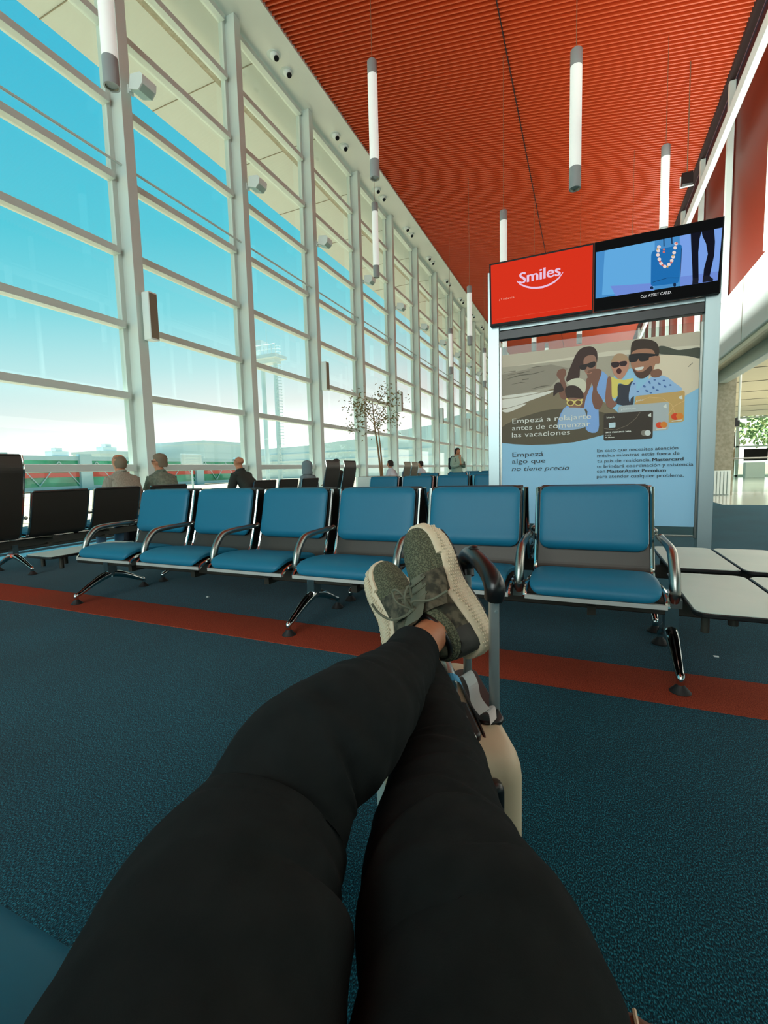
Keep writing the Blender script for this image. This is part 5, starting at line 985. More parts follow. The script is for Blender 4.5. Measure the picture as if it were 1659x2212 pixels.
    for sgn in (-1, 1):
        if standing: kn = Vector((sgn*0.10, -0.03, 0.48)); an = Vector((sgn*0.10, 0.02, 0.12))
        else: kn = hip+Vector((sgn*0.13, -0.44, -0.01)); an = Vector((kn.x, kn.y-0.03, 0.12))
        g.tube([hip+Vector((sgn*0.07, 0.03, -0.01)), hip+Vector((sgn*0.10, -0.15, -0.02)) if not standing else hip+Vector((sgn*.09, 0, -.2)), kn, (kn+an)/2, an], [0.115, 0.10, 0.076, 0.066, 0.058], 14, smooth=4)
    g.build('trousers', trousers, r, smooth=True)
    for sgn in (-1, 1):
        ax = sgn*0.10 if standing else hip.x+sgn*0.13; ay = 0.02 if standing else hip.y-0.47
        MB().ball((ax, ay-0.07, 0.045), (0.048, 0.13, 0.045), 12, 8).build('shoe', 'black', r, smooth=True)
    # hair
    if hair != 'none':
        g = MB(); n = 18; rg = []
        rows = {'short': [(-0.06, 0.074, 0.080), (-0.02, 0.084, 0.096), (0.01, 0.086, 0.100), (0.045, 0.087, 0.102), (0.08, 0.078, 0.092), (0.108, 0.052, 0.062), (0.118, 0.01, 0.012)],
                'full': [(-0.07, 0.078, 0.085), (-0.03, 0.086, 0.098), (0.01, 0.092, 0.106), (0.05, 0.094, 0.110), (0.09, 0.082, 0.098), (0.120, 0.054, 0.066), (0.132, 0.01, 0.012)],
                'band': [(-0.085, 0.060, 0.066), (-0.06, 0.070, 0.080), (-0.03, 0.077, 0.088), (0.0, 0.080, 0.092), (0.025, 0.077, 0.090), (0.050, 0.068, 0.080), (0.065, 0.050, 0.060)],
                'long': [(-0.24, 0.07, 0.035), (-0.12, 0.085, 0.045), (-0.03, 0.094, 0.098), (0.03, 0.095, 0.108), (0.08, 0.085, 0.098), (0.118, 0.054, 0.064), (0.13, 0.01, 0.012)]}[hair]
        for z, rx, ry in rows:
            back = 0.020 if z > 0 else 0.032
            if hair == 'long' and z < -0.05: back = 0.070
            rg.append([H(rx*math.cos(2*PI*k/n), back+ry*math.sin(2*PI*k/n)*(0.80 if math.sin(2*PI*k/n) < 0 and z < 0.06 else 0.95), z) for k in range(n)])
        g.rings(rg); g.build('hair', hairmat, r, smooth=True)
    if glasses:
        g = MB()
        for sgn in (-1, 1):
            pts = [H(sgn*0.034+0.024*math.cos(a*PI/6), -0.088, 0.012+0.018*math.sin(a*PI/6)) for a in range(13)]
            g.tube(pts, 0.0025, 5); g.tube([H(sgn*0.06, -0.086, 0.015), H(sgn*0.082, 0.0, 0.015)], 0.0025, 5)
        g.build('glasses', 'black', r)
    if hood:
        g = MB(); n = 18; rg = []
        for z, rx, ry in [(-0.16, 0.13, 0.12), (-0.08, 0.108, 0.115), (0.0, 0.108, 0.122), (0.07, 0.102, 0.118), (0.12, 0.075, 0.09), (0.148, 0.012, 0.015)]:
            rg.append([H(rx*math.cos(2*PI*k/n), 0.03+ry*math.sin(2*PI*k/n), z) for k in range(n)])
        g.rings(rg); g.build('hood', shirt, r, smooth=True)
    return r, H, hip
figure('balding person in a striped grey shirt seen from behind at the windows', -5.53, 4.19, -PI/2, 'shirt_stripe', 'band', 'hair_grey', lean=0.13, nod=0.05, hz=0.46, trousers='jeansblue')
figure('grey-haired person in a green-grey shirt turning to the neighbour at left', -5.56, 4.83, -PI/2, 'shirt_green', 'full', 'hair_grey', lean=0.12, turn=0.95, hz=0.46, glasses=True)
figure('balding person in a dark polo sitting bowed and facing the windows', -5.42, 6.55, -PI/2, 'shirt_dark', 'none', 'hair_grey', lean=0.28, turn=0.15, nod=-0.35, hz=0.47, glasses=True)
figure('person hidden in a grey hood beside the tall headrest seats', -5.52, 8.62, -PI/2, 'hoodie', 'none', 'hair_dark', lean=0.12, hz=0.38, hood=True, long_sleeve=True)
figure('dark-haired person mostly hidden behind the tall dark headrest seats', -5.62, 10.05, -PI/2, 'shirt_dark', 'short', 'hair_dark', lean=0.08, hz=0.46)
figure('dark-haired person in a white shirt left of the pale headrest seats', -5.56, 13.45, -PI/2, 'shirt_white', 'full', 'hair_dark', lean=0.12, turn=0.3, hz=0.45)
figure('dark-haired person in a white shirt right of the pale headrest seats', -5.40, 15.85, -PI/2, 'shirt_white', 'full', 'hair_dark', lean=0.10, turn=0.7, hz=0.44)
wm_, WH, whip = figure('standing person with long brown hair and backpack looking down at a phone', -4.00, 15.1, math.radians(55), 'coat', 'long', 'hair_dark', lean=0.02, turn=-0.1, nod=-0.15, standing=True, long_sleeve=True, trousers='jeansblue', arms=(((-0.24, -0.08, 1.08), (-0.10, -0.27, 1.13)), ((0.24, -0.08, 1.08), (0.10, -0.27, 1.13))))
sc_ = MB().tube([(-0.09, -0.06, 1.44), (0, 0.05, 1.46), (0.09, -0.06, 1.44), (0.03, -0.12, 1.36), (0.05, -0.14, 1.15)], [0.035, 0.035, 0.04, 0.045, 0.035], 12, smooth=4)
sc_.build('scarf', 'scarf', wm_, smooth=True)
bp_ = thing('backpack', 'dark backpack on the back of the standing person', 'bag', (-4.00, 15.1, 0), math.radians(55))
MB().box((-0.14, 0.15, 0.98), (0.14, 0.29, 1.38)).build('bag_body', 'trousers', bp_, bevel=0.05, seg=3)
MB().box((-0.10, 0.28, 1.02), (0.10, 0.33, 1.20)).build('front_pocket', 'black', bp_, bevel=0.02)
for sg in (-1, 1):
    MB().tube([(sg*0.10, 0.17, 1.36), (sg*0.13, 0.02, 1.42), (sg*0.13, -0.13, 1.28), (sg*0.15, 0.0, 1.06), (sg*0.12, 0.17, 1.02)], 0.017, 8, smooth=4).build('strap', 'black', bp_, smooth=True)
ph = MB().box((-0.035, -0.395, 1.10), (0.035, -0.385, 1.23)).build('phone', 'black', None, bevel=0.004)
ph.location = (-4.00, 15.1, 0); ph.rotation_euler = (0, 0, math.radians(55)); tag(ph, 'dark phone held by the standing person', 'phone')
# trolley handle of a suitcase standing between the two seated neighbours
sh_ = thing('suitcase', 'trolley suitcase standing between the two seated neighbours by the glass', 'suitcase', (-6.35, 4.75, 0), 0.2)
MB().box((-0.12, -0.18, 0.05), (0.12, 0.18, 0.60)).build('shell', 'trousers', sh_, bevel=0.04, seg=3)
MB().tube([(-.03, -0.09, 0.58), (-.03, -0.09, 1.06), (-.03, 0.09, 1.06), (-.03, 0.09, 0.58)], 0.010, 8).build('trolley_handle', 'black', sh_)
for a in ((-0.09, -0.14), (0.09, -0.14), (-0.09, 0.14), (0.09, 0.14)): MB().cyl((a[0], a[1]-0.012, 0.025), (a[0], a[1]+0.012, 0.025), 0.025, 12).build('wheel', 'rubber', sh_)
# ================================================================== SUITCASE
CS = (-0.085, 0.765, 0.0); CR = math.radians(27)
case = thing('cabin_suitcase', 'cream hard-shell cabin suitcase with extended grey trolley handle under crossed legs', 'suitcase', CS, CR)
sb_ = MB()
W_, D_, H0, H1 = 0.24, 0.42, 0.045, 0.515
def rrect(x0, x1, y0, y1, r, n=6):
    o = []
    for (cx_, cy_, a0) in ((x1-r, y1-r, 0), (x0+r, y1-r, PI/2), (x0+r, y0+r, PI), (x1-r, y0+r, 3*PI/2)):
        for i in range(n+1): o.append((cx_+r*math.cos(a0+PI/2*i/n), cy_+r*math.sin(a0+PI/2*i/n)))
    return o
rg = []
for z, ins in ((H0, 0.05), (H0+.012, 0.022), (H0+.035, 0.006), (H0+.07, 0.0), (0.25, 0.0), (H1-.055, 0.0), (H1-.036, 0.003), (H1-.020, 0.010), (H1-.009, 0.021), (H1-.002, 0.036), (H1, 0.048)):
    rg.append([(a, b, z) for a, b in rrect(-W_+ins*.55, -ins*.55, ins, D_-ins, 0.035)])
sb_.rings(rg)
sb_.build('shell', 'cream', case, smooth=True)
rb = MB()
for k in range(7):
    y = 0.06+0.05*k
    rb.tube([(-W_-0.001, y, 0.10), (-W_-0.003, y, 0.25), (-W_-0.001, y, 0.45)], 0.008, 8)
rb.build('rib', mat('window_lit_shell', (176, 196, 190), 0.4), case, smooth=True)  # pale blue paints window light onto the cream shell's ribs
zs = MB(); zs.tube([(-0.058, 0.018, H1-.045), (-0.058, 0.065, H1+.001), (-0.058, 0.35, H1+.001), (-0.058, 0.402, H1-.045)], 0.003, 6, smooth=3)
zs.build('seam', 'black', case)
tp = MB(); tp.prism(rrect(-0.060, -0.006, 0.095, 0.33, 0.02), 2, H1-0.004, H1+0.006)
tp.build('handle_plate', 'black', case, bevel=0.003)
lk = MB(); lk.prism(rrect(-0.112, -0.066, 0.045, 0.165, 0.010), 2, H1-0.006, H1+0.013); lk.build('lock', 'black', case, bevel=0.004)
lb2 = MB(); lb2.prism(rrect(-0.098, -0.080, 0.052, 0.135, 0.007), 2, H1+0.012, H1+0.019)
lb2.box((-0.100, 0.034, H1-0.018), (-0.078, 0.050, H1+0.016)); lb2.build('lock_button', 'silver_trim', case, bevel=0.003)
ch_ = MB(); ch_.tube([(-0.090, 0.19, H1+0.002), (-0.090, 0.20, H1+0.034), (-0.090, 0.235, H1+0.046), (-0.090, 0.30, H1+0.048), (-0.090, 0.345, H1+0.036), (-0.090, 0.355, H1+0.002)], [0.012, 0.013, 0.013, 0.013, 0.013, 0.012], 12, smooth=4)
ch_.build('carry_handle', 'silver_trim', case, smooth=True)
s2 = MB(); s2.prism(rrect(-0.125, -0.096, 0.18, 0.37, 0.010), 2, H1+0.004, H1+0.016); s2.build('handle_strap', 'silver_trim', case, bevel=0.003)
shd = MB(); shd.prism([(a_, b_) for a_, b_ in rrect(-0.078, -0.046, 0.365, 0.480, 0.014)], 1, -0.026, 0.004)
shd.build('side_handle', 'black', case, bevel=0.010, seg=3)
TX = -0.020
for TX, ty in ((-0.014, 0.146), (-0.028, 0.312)):
    t_ = MB(); t_.prism(rrect(TX-0.0095, TX+0.0095, ty-0.0075, ty+0.0075, 0.004, 3), 2, H1-0.02, 0.765)
    tt = t_.build('trolley_tube', 'silver_trim', case, smooth=True)
    for z in (0.72, 0.735): MB().cyl((TX+.003, ty-0.0095, z), (TX+.003, ty-0.0065, z), 0.0035, 10).build('rivet', 'steel', tt)
gp_ = MB()
gp_.tube([(-0.028, 0.316, 0.750), (-0.028, 0.323, 0.774), (-0.027, 0.306, 0.800), (-0.025, 0.262, 0.809), (-0.021, 0.205, 0.801), (-0.016, 0.160, 0.786), (-0.014, 0.140, 0.768), (-0.014, 0.144, 0.745)],
         [0.0185, 0.020, 0.019, 0.018, 0.018, 0.0195, 0.0205, 0.019], 16, smooth=5)
gpo = gp_.build('trolley_grip', mat('gloss_black', (18, 20, 21), 0.28), case, smooth=True)
MB().ball((-0.024, 0.262, 0.826), (0.012, 0.016, 0.006), 14, 8).build('release_button', 'black', gpo, smooth=True)
for (a, b) in ((-0.20, 0.05), (-0.04, 0.05), (-0.20, 0.37), (-0.04, 0.37)):
    w_ = MB(); w_.cyl((a-0.011, b, 0.0235), (a+0.011, b, 0.0235), 0.023, 18); w_.box((a-0.014, b-0.012, 0.02), (a+0.014, b+0.012, 0.055)); w_.build('wheel', 'rubber', case, smooth=True)
# airline tags looped on the carry handle
tg = thing('luggage_tag', 'crumpled blue and white paper luggage tags looped round the suitcase handle', 'tag', CS, CR)
g = MB()
def ribbon(pts, wv, th=0.0006):
    m_ = MB(); pts = [Vector(p) for p in pts]; pts, _ = spline(pts, [0]*len(pts), 4); wv = Vector(wv)
    rgs = [[tuple(p-wv), tuple(p+wv), tuple(p+wv+Vector((0, 0, th))), tuple(p-wv+Vector((0, 0, th)))] for p in pts]
    return m_.rings(rgs)
ribbon([(-0.118, 0.185, H1+.030), (-0.100, 0.178, H1+.058), (-0.078, 0.180, H1+.052), (-0.066, 0.186, H1+.024)], (0.0, 0.013, 0.002)).build('blue_band', 'tagblue', tg)
ribbon([(-0.066, 0.215, H1+.040), (-0.055, 0.205, H1+.052), (-0.046, 0.190, H1+.034), (-0.050, 0.150, H1+.022), (-0.044, 0.110, H1+.018)], (0.011, 0.004, 0.004)).build('white_band', 'tagwhite', tg)
ribbon([(-0.040, 0.13, H1+.010), (-0.030, 0.11, H1+.022), (-0.034, 0.085, H1+.012)], (0.008, 0.006, 0.003)).build('white_band', 'tagwhite', tg)

# ================================================================== THE VIEWER
LEG_A = [((-0.2151, 0.1741, 0.6507), 0.0949), ((-0.2425, 0.2313, 0.6631), 0.0889), ((-0.2589, 0.278, 0.6637), 0.082), ((-0.2678, 0.3209, 0.6711), 0.0749), ((-0.2635, 0.3678, 0.7037), 0.069), ((-0.2441, 0.4289, 0.7128), 0.0675), ((-0.25, 0.524, 0.7005), 0.057), ((-0.2625, 0.6433, 0.6857), 0.0485), ((-0.2695, 0.7116, 0.6861), 0.0455)]
LEG_B = [((-0.0555, 0.2751, 0.6216), 0.09), ((-0.0821, 0.3211, 0.6284), 0.085), ((-0.1181, 0.3861, 0.6146), 0.0786), ((-0.1462, 0.4663, 0.6072), 0.07), ((-0.1712, 0.5441, 0.6063), 0.0625), ((-0.1994, 0.6097, 0.6186), 0.052), ((-0.2455, 0.7273, 0.6144), 0.0424), ((-0.3166, 0.8433, 0.6182), 0.0414)]
SHOE_A = [(-0.19, 0.9254, 0.6297), (-0.53, 0.239, 0.8136), (-0.7713, 0.2627, -0.5797), (-0.3523, -0.9348, 0.0452)]
SHOE_B = [(-0.3646, 0.9357, 0.522), (-0.4675, 0.4653, 0.7516), (-0.6503, -0.757, 0.0641), (0.5988, -0.4588, 0.6565)]

me_ = thing('person', 'person seen from their own eyes, legs crossed in black jeans over the suitcase', 'person', (0, 0, 0))
def V3(p): return Vector(p)
V = []; E_ = []
def v(p, rad, par=None):
    V.append((p[0], p[1], p[2], rad)); i = len(V)-1
    if par is not None: E_.append((par, i))
    return i
pel = v((-0.08, -0.12, 0.58), (0.15, 0.11)); c1 = v((-0.06, -0.30, 0.78), (0.14, 0.10), pel); c2 = v((-0.04, -0.42, 0.98), (0.13, 0.09), c1); nk = v((-0.03, -0.46, 1.10), 0.055, c2)
hh = v((-0.02, -0.46, 1.18), (0.065, 0.075), nk); h2 = v((-0.02, -0.46, 1.26), (0.070, 0.085), hh); v((-0.02, -0.47, 1.33), (0.05, 0.06), h2); v((-0.02, -0.365, 1.225), 0.012, h2)
for sg in (-1, 1):
    a = v((-0.04+sg*0.19, -0.42, 0.95), 0.058, c2); b_ = v((-0.05+sg*0.27, -0.40, 0.70), 0.042, a); w_ = v((-0.05+sg*0.23, -0.22, 0.60), 0.028, b_)
    pm = v((-0.05+sg*0.22, -0.165, 0.60), (0.036, 0.018), w_)
    for q in range(4): k1 = v((-0.05+sg*0.215+(q-1.5)*0.019, -0.115, 0.597), 0.009, pm); v((-0.05+sg*0.215+(q-1.5)*0.021, -0.075-0.005*(q in (1, 2)), 0.585), 0.008, k1)
    t1 = v((-0.05+sg*0.19, -0.165, 0.59), 0.011, pm); v((-0.05+sg*0.175, -0.13, 0.582), 0.009, t1)
for ST, x0 in ((LEG_A, -0.15), (LEG_B, -0.02)):
    last = v((x0, -0.02, 0.60), 0.08, pel)
    for (p, rr_) in ST[::2]: last = v(p, rr_*(0.72 if ST is LEG_A else 0.6), last)
    if ST is LEG_A:
        o_, l_, w2, u_ = (V3(q) for q in SHOE_A)
    else: o_, l_, w2, u_ = (V3(q) for q in SHOE_B)
    an = v(o_+l_*0.062+u_*0.125, 0.036, last); ft = v(o_+l_*0.08+u_*0.070, 0.022, an); v(o_+l_*0.19+u_*0.055, 0.018, ft)
skin_mesh('body', V, E_, 'skin', me_, sub=2)

def leg_cloth(st, hipp, seed, folds, cuff_dir):
    rng = random.Random(seed)
    P = [V3(hipp[0])]+[V3(p) for p, r in st]+[V3(st[-1][0])+V3(cuff_dir)]
    Rr = [hipp[1]]+[r for p, r in st]+[st[-1][1]*1.0]
    pts, rad = spline(P, Rr, 14)
    N = 72; rg = []; prev = None; S = [0]
    for i in range(1, len(pts)): S.append(S[-1]+(pts[i]-pts[i-1]).length)
    T = S[-1]
    for i, p in enumerate(pts):
        t = (pts[min(i+1, len(pts)-1)]-pts[max(i-1, 0)]).normalized()
        a = Vector((0, 0, 1)) if prev is None else prev
        a = (a-t*a.dot(t)).normalized(); prev = a; b2 = t.cross(a); ring = []
        for k in range(N):
            th = 2*PI*k/N; d = 0.0
            for (s0, amp, wd, th0, skew, spread) in folds:
                dth = math.atan2(math.sin(th-th0), math.cos(th-th0))
                x = (S[i]/T-s0-skew*dth)/wd
                d += amp*math.exp(-x*x)*math.exp(-(dth/spread)**2) - amp*0.55*math.exp(-(x-1.9)**2)*math.exp(-(dth/spread)**2)
            q = p+a*math.cos(th)*rad[i]+b2*math.sin(th)*rad[i]
            d += 0.0022*noise.noise(Vector((q.x*26, q.y*12, q.z*26))+Vector((seed, 0, 0)))
            ring.append(tuple(p+(a*math.cos(th)+b2*math.sin(th))*(rad[i]+d)))
        rg.append(ring)
    # turned hem: inward lip
    t = (pts[-1]-pts[-2]).normalized()
    last = rg[-1]; c = pts[-1]
    rg.append([tuple(c+(V3(q)-c)*0.96+t*0.0008) for q in last]); rg.append([tuple(c+(V3(q)-c)*0.92-t*0.03) for q in last])
    return MB().rings(rg, cap=False)
rng = random.Random(3)
FA = [(0.30, 0.008, 0.018, 1.3, 0.030, 1.4), (0.21, 0.005, 0.02, 0.6, 0.02, 1.3), (0.455, 0.005, 0.012, 0.9, -0.03, 1.2), (0.53, 0.004, 0.010, 1.0, -0.02, 1.2), (0.565, 0.004, 0.009, 0.7, 0.02, 1.1),
      (0.60, 0.003, 0.008, 0.9, -0.015, 1.0), (0.33, 0.004, 0.015, 0.4, 0.03, 1.0)]
FB = [(0.33, 0.004, 0.012, 0.2, -0.03, 1.4), (0.40, 0.005, 0.014, -0.1, 0.03, 1.3), (0.46, 0.004, 0.010, 0.2, -0.02, 1.2), (0.52, 0.004, 0.010, 0.0, 0.02, 1.2), (0.58, 0.003, 0.008, 0.2, -0.02, 1.1)]
for k in range(16):
    FA.append((0.66+0.34*k/16+rng.uniform(-.006, .006), rng.uniform(0.0026, 0.0050), rng.uniform(0.006, 0.010), rng.choice((1.0, 1.8, 0.4, 2.4, -0.6)), rng.uniform(-.02, .02), rng.uniform(0.7, 1.2)))
    FB.append((0.62+0.36*k/16, rng.uniform(0.002, 0.0038), 0.008, rng.uniform(-1, 1), rng.uniform(-.02, .02), 1.0))
oa, la, wa, ua = (V3(q) for q in SHOE_A); ob, lb_, wb_, ub = (V3(q) for q in SHOE_B)
la_ = leg_cloth(LEG_A, ((-0.16, 0.0, 0.60), 0.105), 3, FA, (0.0, 0.012, 0.0))
tj = la_.build('jeans_leg', 'jeans', me_, smooth=True)
for p in tj.data.polygons: p.use_smooth = True
tk = leg_cloth(LEG_B, ((-0.01, 0.02, 0.58), 0.105), 8, FB, (-0.008, 0.012, 0.0)).build('jeans_leg', 'jeans', me_, smooth=True)
for p in tk.data.polygons: p.use_smooth = True
hp = MB().tube([(-0.10, -0.24, 0.68), (-0.09, -0.14, 0.60), (-0.10, -0.02, 0.585), (-0.10, 0.10, 0.60)], [0.14, 0.155, 0.145, 0.10], 24, smooth=4)
hp.build('jeans_seat', 'jeans', me_, smooth=True)
# seam line down the outside of the near shin
sts = []
Ps, Rs = spline([V3(p) for p, r in LEG_A], [r for p, r in LEG_A], 6)
tor = MB().tube([(-0.09, -0.18, 0.64), (-0.07, -0.30, 0.80), (-0.05, -0.42, 0.98), (-0.04, -0.45, 1.07)], [0.165, 0.165, 0.16, 0.07], 24, smooth=4)
for sg in (-1, 1): tor.tube([(-0.04+sg*0.14, -0.42, 0.97), (-0.05+sg*0.26, -0.41, 0.72), (-0.05+sg*0.235, -0.27, 0.62)], [0.085, 0.06, 0.045], 14, smooth=4)
tor.build('shirt', 'shirt_dark', me_, smooth=True)
hr = MB().ball((-0.02, -0.485, 1.285), (0.088, 0.095, 0.085), 16, 10); hr.build('hair', 'hair_dark', me_, smooth=True)

# ---------------------------------------------------------------- shoes
def shoe(label, fr, loops, mirror=1):
    o_, l_, w2, u_ = (V3(q) for q in fr)
    MX = Matrix(((l_.x, w2.x, u_.x, o_.x), (l_.y, w2.y, u_.y, o_.y), (l_.z, w2.z, u_.z, o_.z), (0, 0, 0, 1)))
    ST = [(0.002, .040, .070, .030), (0.008, .060, .092, .028), (0.022, .074, .112, .027), (0.045, .082, .120, .027), (0.070, .086, .122, .027), (0.095, .086, .120, .027), (0.118, .086, .106, .027), (0.140, .087, .088, .027),
          (0.165, .092, .078, .026), (0.190, .097, .069, .026), (0.215, .098, .061, .026), (0.238, .094, .053, .027), (0.258, .083, .045, .028), (0.273, .064, .036, .030), (0.283, .040, .026, .032), (0.288, .015, .015, .034)]
    def sec(x, wd, h, z0, n=32):
        r_ = []
        for k in range(n):
            a = 2*PI*k/n; ca, sa = math.cos(a), math.sin(a)
            lean_ = mirror*0.006*math.sin(PI*min(1, x/0.29))
            if sa >= 0:
                taper = 1-0.34*(sa**2)*(1 if x < 0.15 else 0.6)
                r_.append((x, lean_+wd/2*math.copysign(abs(ca)**0.75, ca)*taper, z0+h*sa**0.8))
            else: r_.append((x, lean_+wd/2*math.copysign(abs(ca)**0.5, ca), z0-0.004*abs(sa)))
        return r_
    P = [Vector((a, b, c)) for a, b, c, d in ST]
    # resample smoothly
    pts = []; 
    for i in range(len(ST)-1):
        for k in range(3):
            t = k/3; pts.append(tuple(ST[i][j]*(1-t)+ST[i+1][j]*t for j in range(4)))
    pts.append(ST[-1])
    def grp(a, b): return [q for q in pts if a-1e-6 <= q[0] <= b+1e-6]
    up = MB().rings([sec(*q) for q in grp(0.0, 0.162)]).build('shoe', 'knit2', me_, smooth=True, label=label); up.matrix_local = MX
    tb_ = MB().rings([sec(*q) for q in grp(0.150, 0.289)]).build('knit_toe', 'knit', up, smooth=True)
    # heel counter
    hc = MB().rings([[(p[0]-0.002, p[1]*1.05, min(p[2], 0.100)) for p in sec(*q)] for q in grp(0.0, 0.060)]).build('heel_counter', 'heelcup', up, smooth=True)
    # opening
    col = MB(); n = 24
    col.tube([(0.056+0.044*math.cos(2*PI*k/n), mirror*0.003+0.034*math.sin(2*PI*k/n), 0.134+0.012*math.cos(2*PI*k/n)-0.004*math.cos(4*PI*k/n)) for k in range(n+1)], 0.0055, 10)
    col.build('collar', 'black', up, smooth=True)
    nr = MB(); 
    for zz_, ex in ((0.124, 0.0), (0.116, 0.003)):
        nr.tube([(0.058+(0.047+ex)*math.cos(2*PI*k/n), mirror*0.003+(0.036+ex*.6)*math.sin(2*PI*k/n), zz_+0.012*math.cos(2*PI*k/n)) for k in range(n+1)], 0.008, 8)
    nr.build('ankle_rib', 'knit', up, smooth=True)
    # midsole with notched top edge
    def ztop(x):
        base = 0.040+0.006*math.sin(PI*x/0.29)
        for a, b, am in ((0.0, 0.125, 0.028), (0.125, 0.205, 0.016), (0.205, 0.292, 0.010)):
            if a <= x < b: base += am*(1-((x-a)/(b-a))) if a > 0 else am*(0.35+0.65*(x-a)/(b-a))
        return base
    rg = []; m_ = 90
    for i in range(m_+1):
        x = -0.012+0.308*i/m_
        # width from the upper plus flare
        xx = min(max(x, 0.0), 0.288)
        wd = 0
        for j in range(len(ST)-1):
            if ST[j][0] <= xx <= ST[j+1][0]: t = (xx-ST[j][0])/(ST[j+1][0]-ST[j][0]); wd = ST[j][1]*(1-t)+ST[j+1][1]*t
        if xx < .01: wd = max(wd, 0.062)
        e = min(x+0.012, 0.296-x); endk = math.sqrt(max(0.0, 1-max(0, (0.030-e)/0.030)**2)) if e < 0.030 else 1
        wd = (max(wd, 0.060)+0.012-0.011*math.exp(-((x-0.145)/0.04)**2))*max(endk, 0.08)
        zt = ztop(max(x, 0)); zb = 0.0+0.018*max(0, (x-0.235)/0.06)**2+0.010*max(0, (0.02-x)/0.03)**2
        cy_ = mirror*0.006*math.sin(PI*min(1, max(0, x)/0.29))
        h = wd/2
        notch = 0.004*(1 if (int((x+.012)/0.052) % 2) else 0)
        rg.append([(x, cy_-h+.006, zb), (x, cy_-h-.001, zb+.006), (x, cy_-h-.003, (zb+zt)/2-.004), (x, cy_-h+.001, zt-.004), (x, cy_-h+.005, zt), (x, cy_+h-.005, zt), (x, cy_+h-.001, zt-.004), (x, cy_+h+.003, (zb+zt)/2-.004), (x, cy_+h+.001, zb+.006), (x, cy_+h-.006, zb)])
    st_ = MB().rings(rg)
    # small moulded studs along both side walls
    for side in (-1, 1):
        for i in range(41):
            x = 0.0+0.0068*i
            if x > 0.272: continue
            idx = min(m_, int((x+0.012)/0.308*m_)); h = abs(rg[idx][8][1]-rg[idx][1][1])/2; cy_ = (rg[idx][8][1]+rg[idx][1][1])/2
            zt = rg[idx][4][2]; zb = rg[idx][0][2]
            nrow = max(2, int((zt-zb-0.012)/0.0068))
            for j in range(nrow):
                z = zb+0.010+0.0068*j+(0.004 if i % 2 else 0)
                if z > zt-0.006: continue
                st_.ball((x, cy_+side*(h+0.0012), z), (0.0030, 0.0015, 0.0026), 6, 4)
    st_.build('midsole', 'sole', up, smooth=True)
    ou = MB()
    for a, b in ((0.0, 0.055), (0.062, 0.12), (0.13, 0.19), (0.20, 0.262)):
        pl_ = [(x_/1.0, 0) for x_ in (a, b)]
        ia = int((a+0.012)/0.308*m_); ib = int((b+0.012)/0.308*m_)
        lo = [(rg[i][0][0], rg[i][0][1]-.004) for i in range(ia, ib+1)]; hi = [(rg[i][9][0], rg[i][9][1]+.004) for i in range(ia, ib+1)][::-1]
        ou.prism(lo+hi, 2, -0.004, 0.004)
    ou.build('outsole', 'sole_dark', up)
    # tongue and laces
    def top(x):
        for j in range(len(ST)-1):
            if ST[j][0] <= x <= ST[j+1][0]: t = (x-ST[j][0])/(ST[j+1][0]-ST[j][0]); return ST[j][3]+(ST[j][2]*(1-t)+ST[j+1][2]*t)
        return 0.04
    tn = MB(); rows = []
    for x, lift, hw in ((0.178, 0.002, 0.020), (0.155, 0.004, 0.022), (0.130, 0.007, 0.024), (0.108, 0.014, 0.026), (0.096, 0.030, 0.027), (0.090, 0.042, 0.024)):
        z = top(x)+lift-(0.0 if x > 0.1 else 0.01)
        rows.append([(x, -hw, z-.004), (x, -hw*.5, z+.002), (x, hw*.5, z+.002), (x, hw, z-.004), (x-.003, hw*.5, z-.006), (x-.003, -hw*.5, z-.006)])
    tn.rings(rows).build('tongue', 'lace', up, smooth=True)
    lc = MB()
    for i, x in enumerate((0.168, 0.152, 0.136, 0.120)):
        z = top(x)+0.008
        lc.tube([(x, -0.026, z-0.006), (x-0.004, -0.010, z+0.003), (x-0.004, 0.010, z+0.003), (x, 0.026, z-0.006)], 0.0026, 6, smooth=3)
    zk = top(0.118)+0.016
    for lp in loops: lc.tube([(0.116, 0, zk)]+[(0.116+a, b, zk+c) for a, b, c in lp], 0.0026, 6, smooth=5)
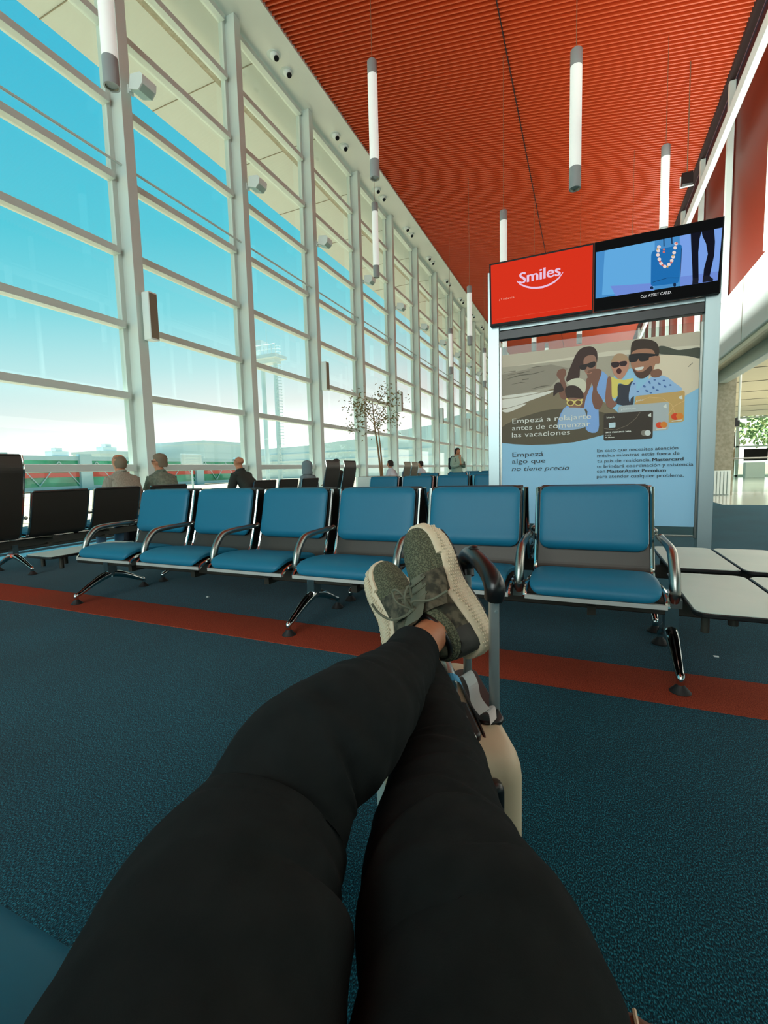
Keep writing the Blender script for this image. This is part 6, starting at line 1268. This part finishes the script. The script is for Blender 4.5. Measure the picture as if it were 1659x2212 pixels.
    lc.ball((0.117, 0, zk), 0.006, 8, 6)
    lc.build('laces', 'lace', up, smooth=True)
    for side in (-1, 1):
        fl_ = MB(); rows = []
        for x in (0.175, 0.155, 0.135, 0.115, 0.100):
            z = top(x)
            rows.append([(x, side*0.016, z+.004), (x, side*0.030, z-.003), (x, side*0.040, z-.022), (x, side*0.0425, z-.045), (x, side*0.040, z-.045), (x, side*0.034, z-.022), (x, side*0.028, z-.010)])
        fl_.rings(rows).build('lace_panel', 'knit2', up, smooth=True)
    return up
n, l, b = nodes(M['knit'])
bump(M['knit'], 210, 0.9, 0.0025, kind='voronoi')
shoe('olive shoe at right, sole turned outward', SHOE_A, [
    [(0.022, 0.012, 0.020), (0.048, 0.016, 0.016), (0.040, -0.004, 0.020), (0.006, -0.002, 0.004)],
    [(0.010, -0.02, 0.014), (-0.004, -0.052, 0.004), (-0.004, -0.085, -0.012)],
    [(-0.004, 0.020, 0.010), (0.004, 0.055, 0.012), (0.030, 0.082, 0.010), (0.052, 0.080, 0.020)],
    [(0.020, -0.010, 0.022), (0.040, -0.022, 0.010), (0.020, -0.012, 0.004)]], 1)
shoe('olive shoe at left, partly behind the other', SHOE_B, [
    [(0.020, 0.02, 0.015), (0.035, 0.0, 0.015)], [(0.01, -0.02, 0.012), (-0.005, -0.045, 0.0)]], -1)
# leather item resting beside the viewer
bg_ = thing('leather_bag', 'corner of a brown leather bag at the lower right edge', 'bag', (0.0, 0.0, 0.0))
bgm = MB(); bgm.prism([(-0.02, 0.20), (0.12, 0.20), (0.10, 0.36), (0.080, 0.420), (0.070, 0.434), (0.056, 0.430), (0.046, 0.435), (0.034, 0.430), (0.012, 0.428), (-0.02, 0.41)], 2, 0.425, 0.50)
bgm.build('bag_body', 'brown', bg_, bevel=0.006, seg=3)
MB().tube([(0.046, 0.432, 0.502), (0.050, 0.39, 0.506), (0.056, 0.33, 0.506), (0.060, 0.26, 0.506)], 0.002, 6, smooth=3).build('seam', 'cream', bg_)
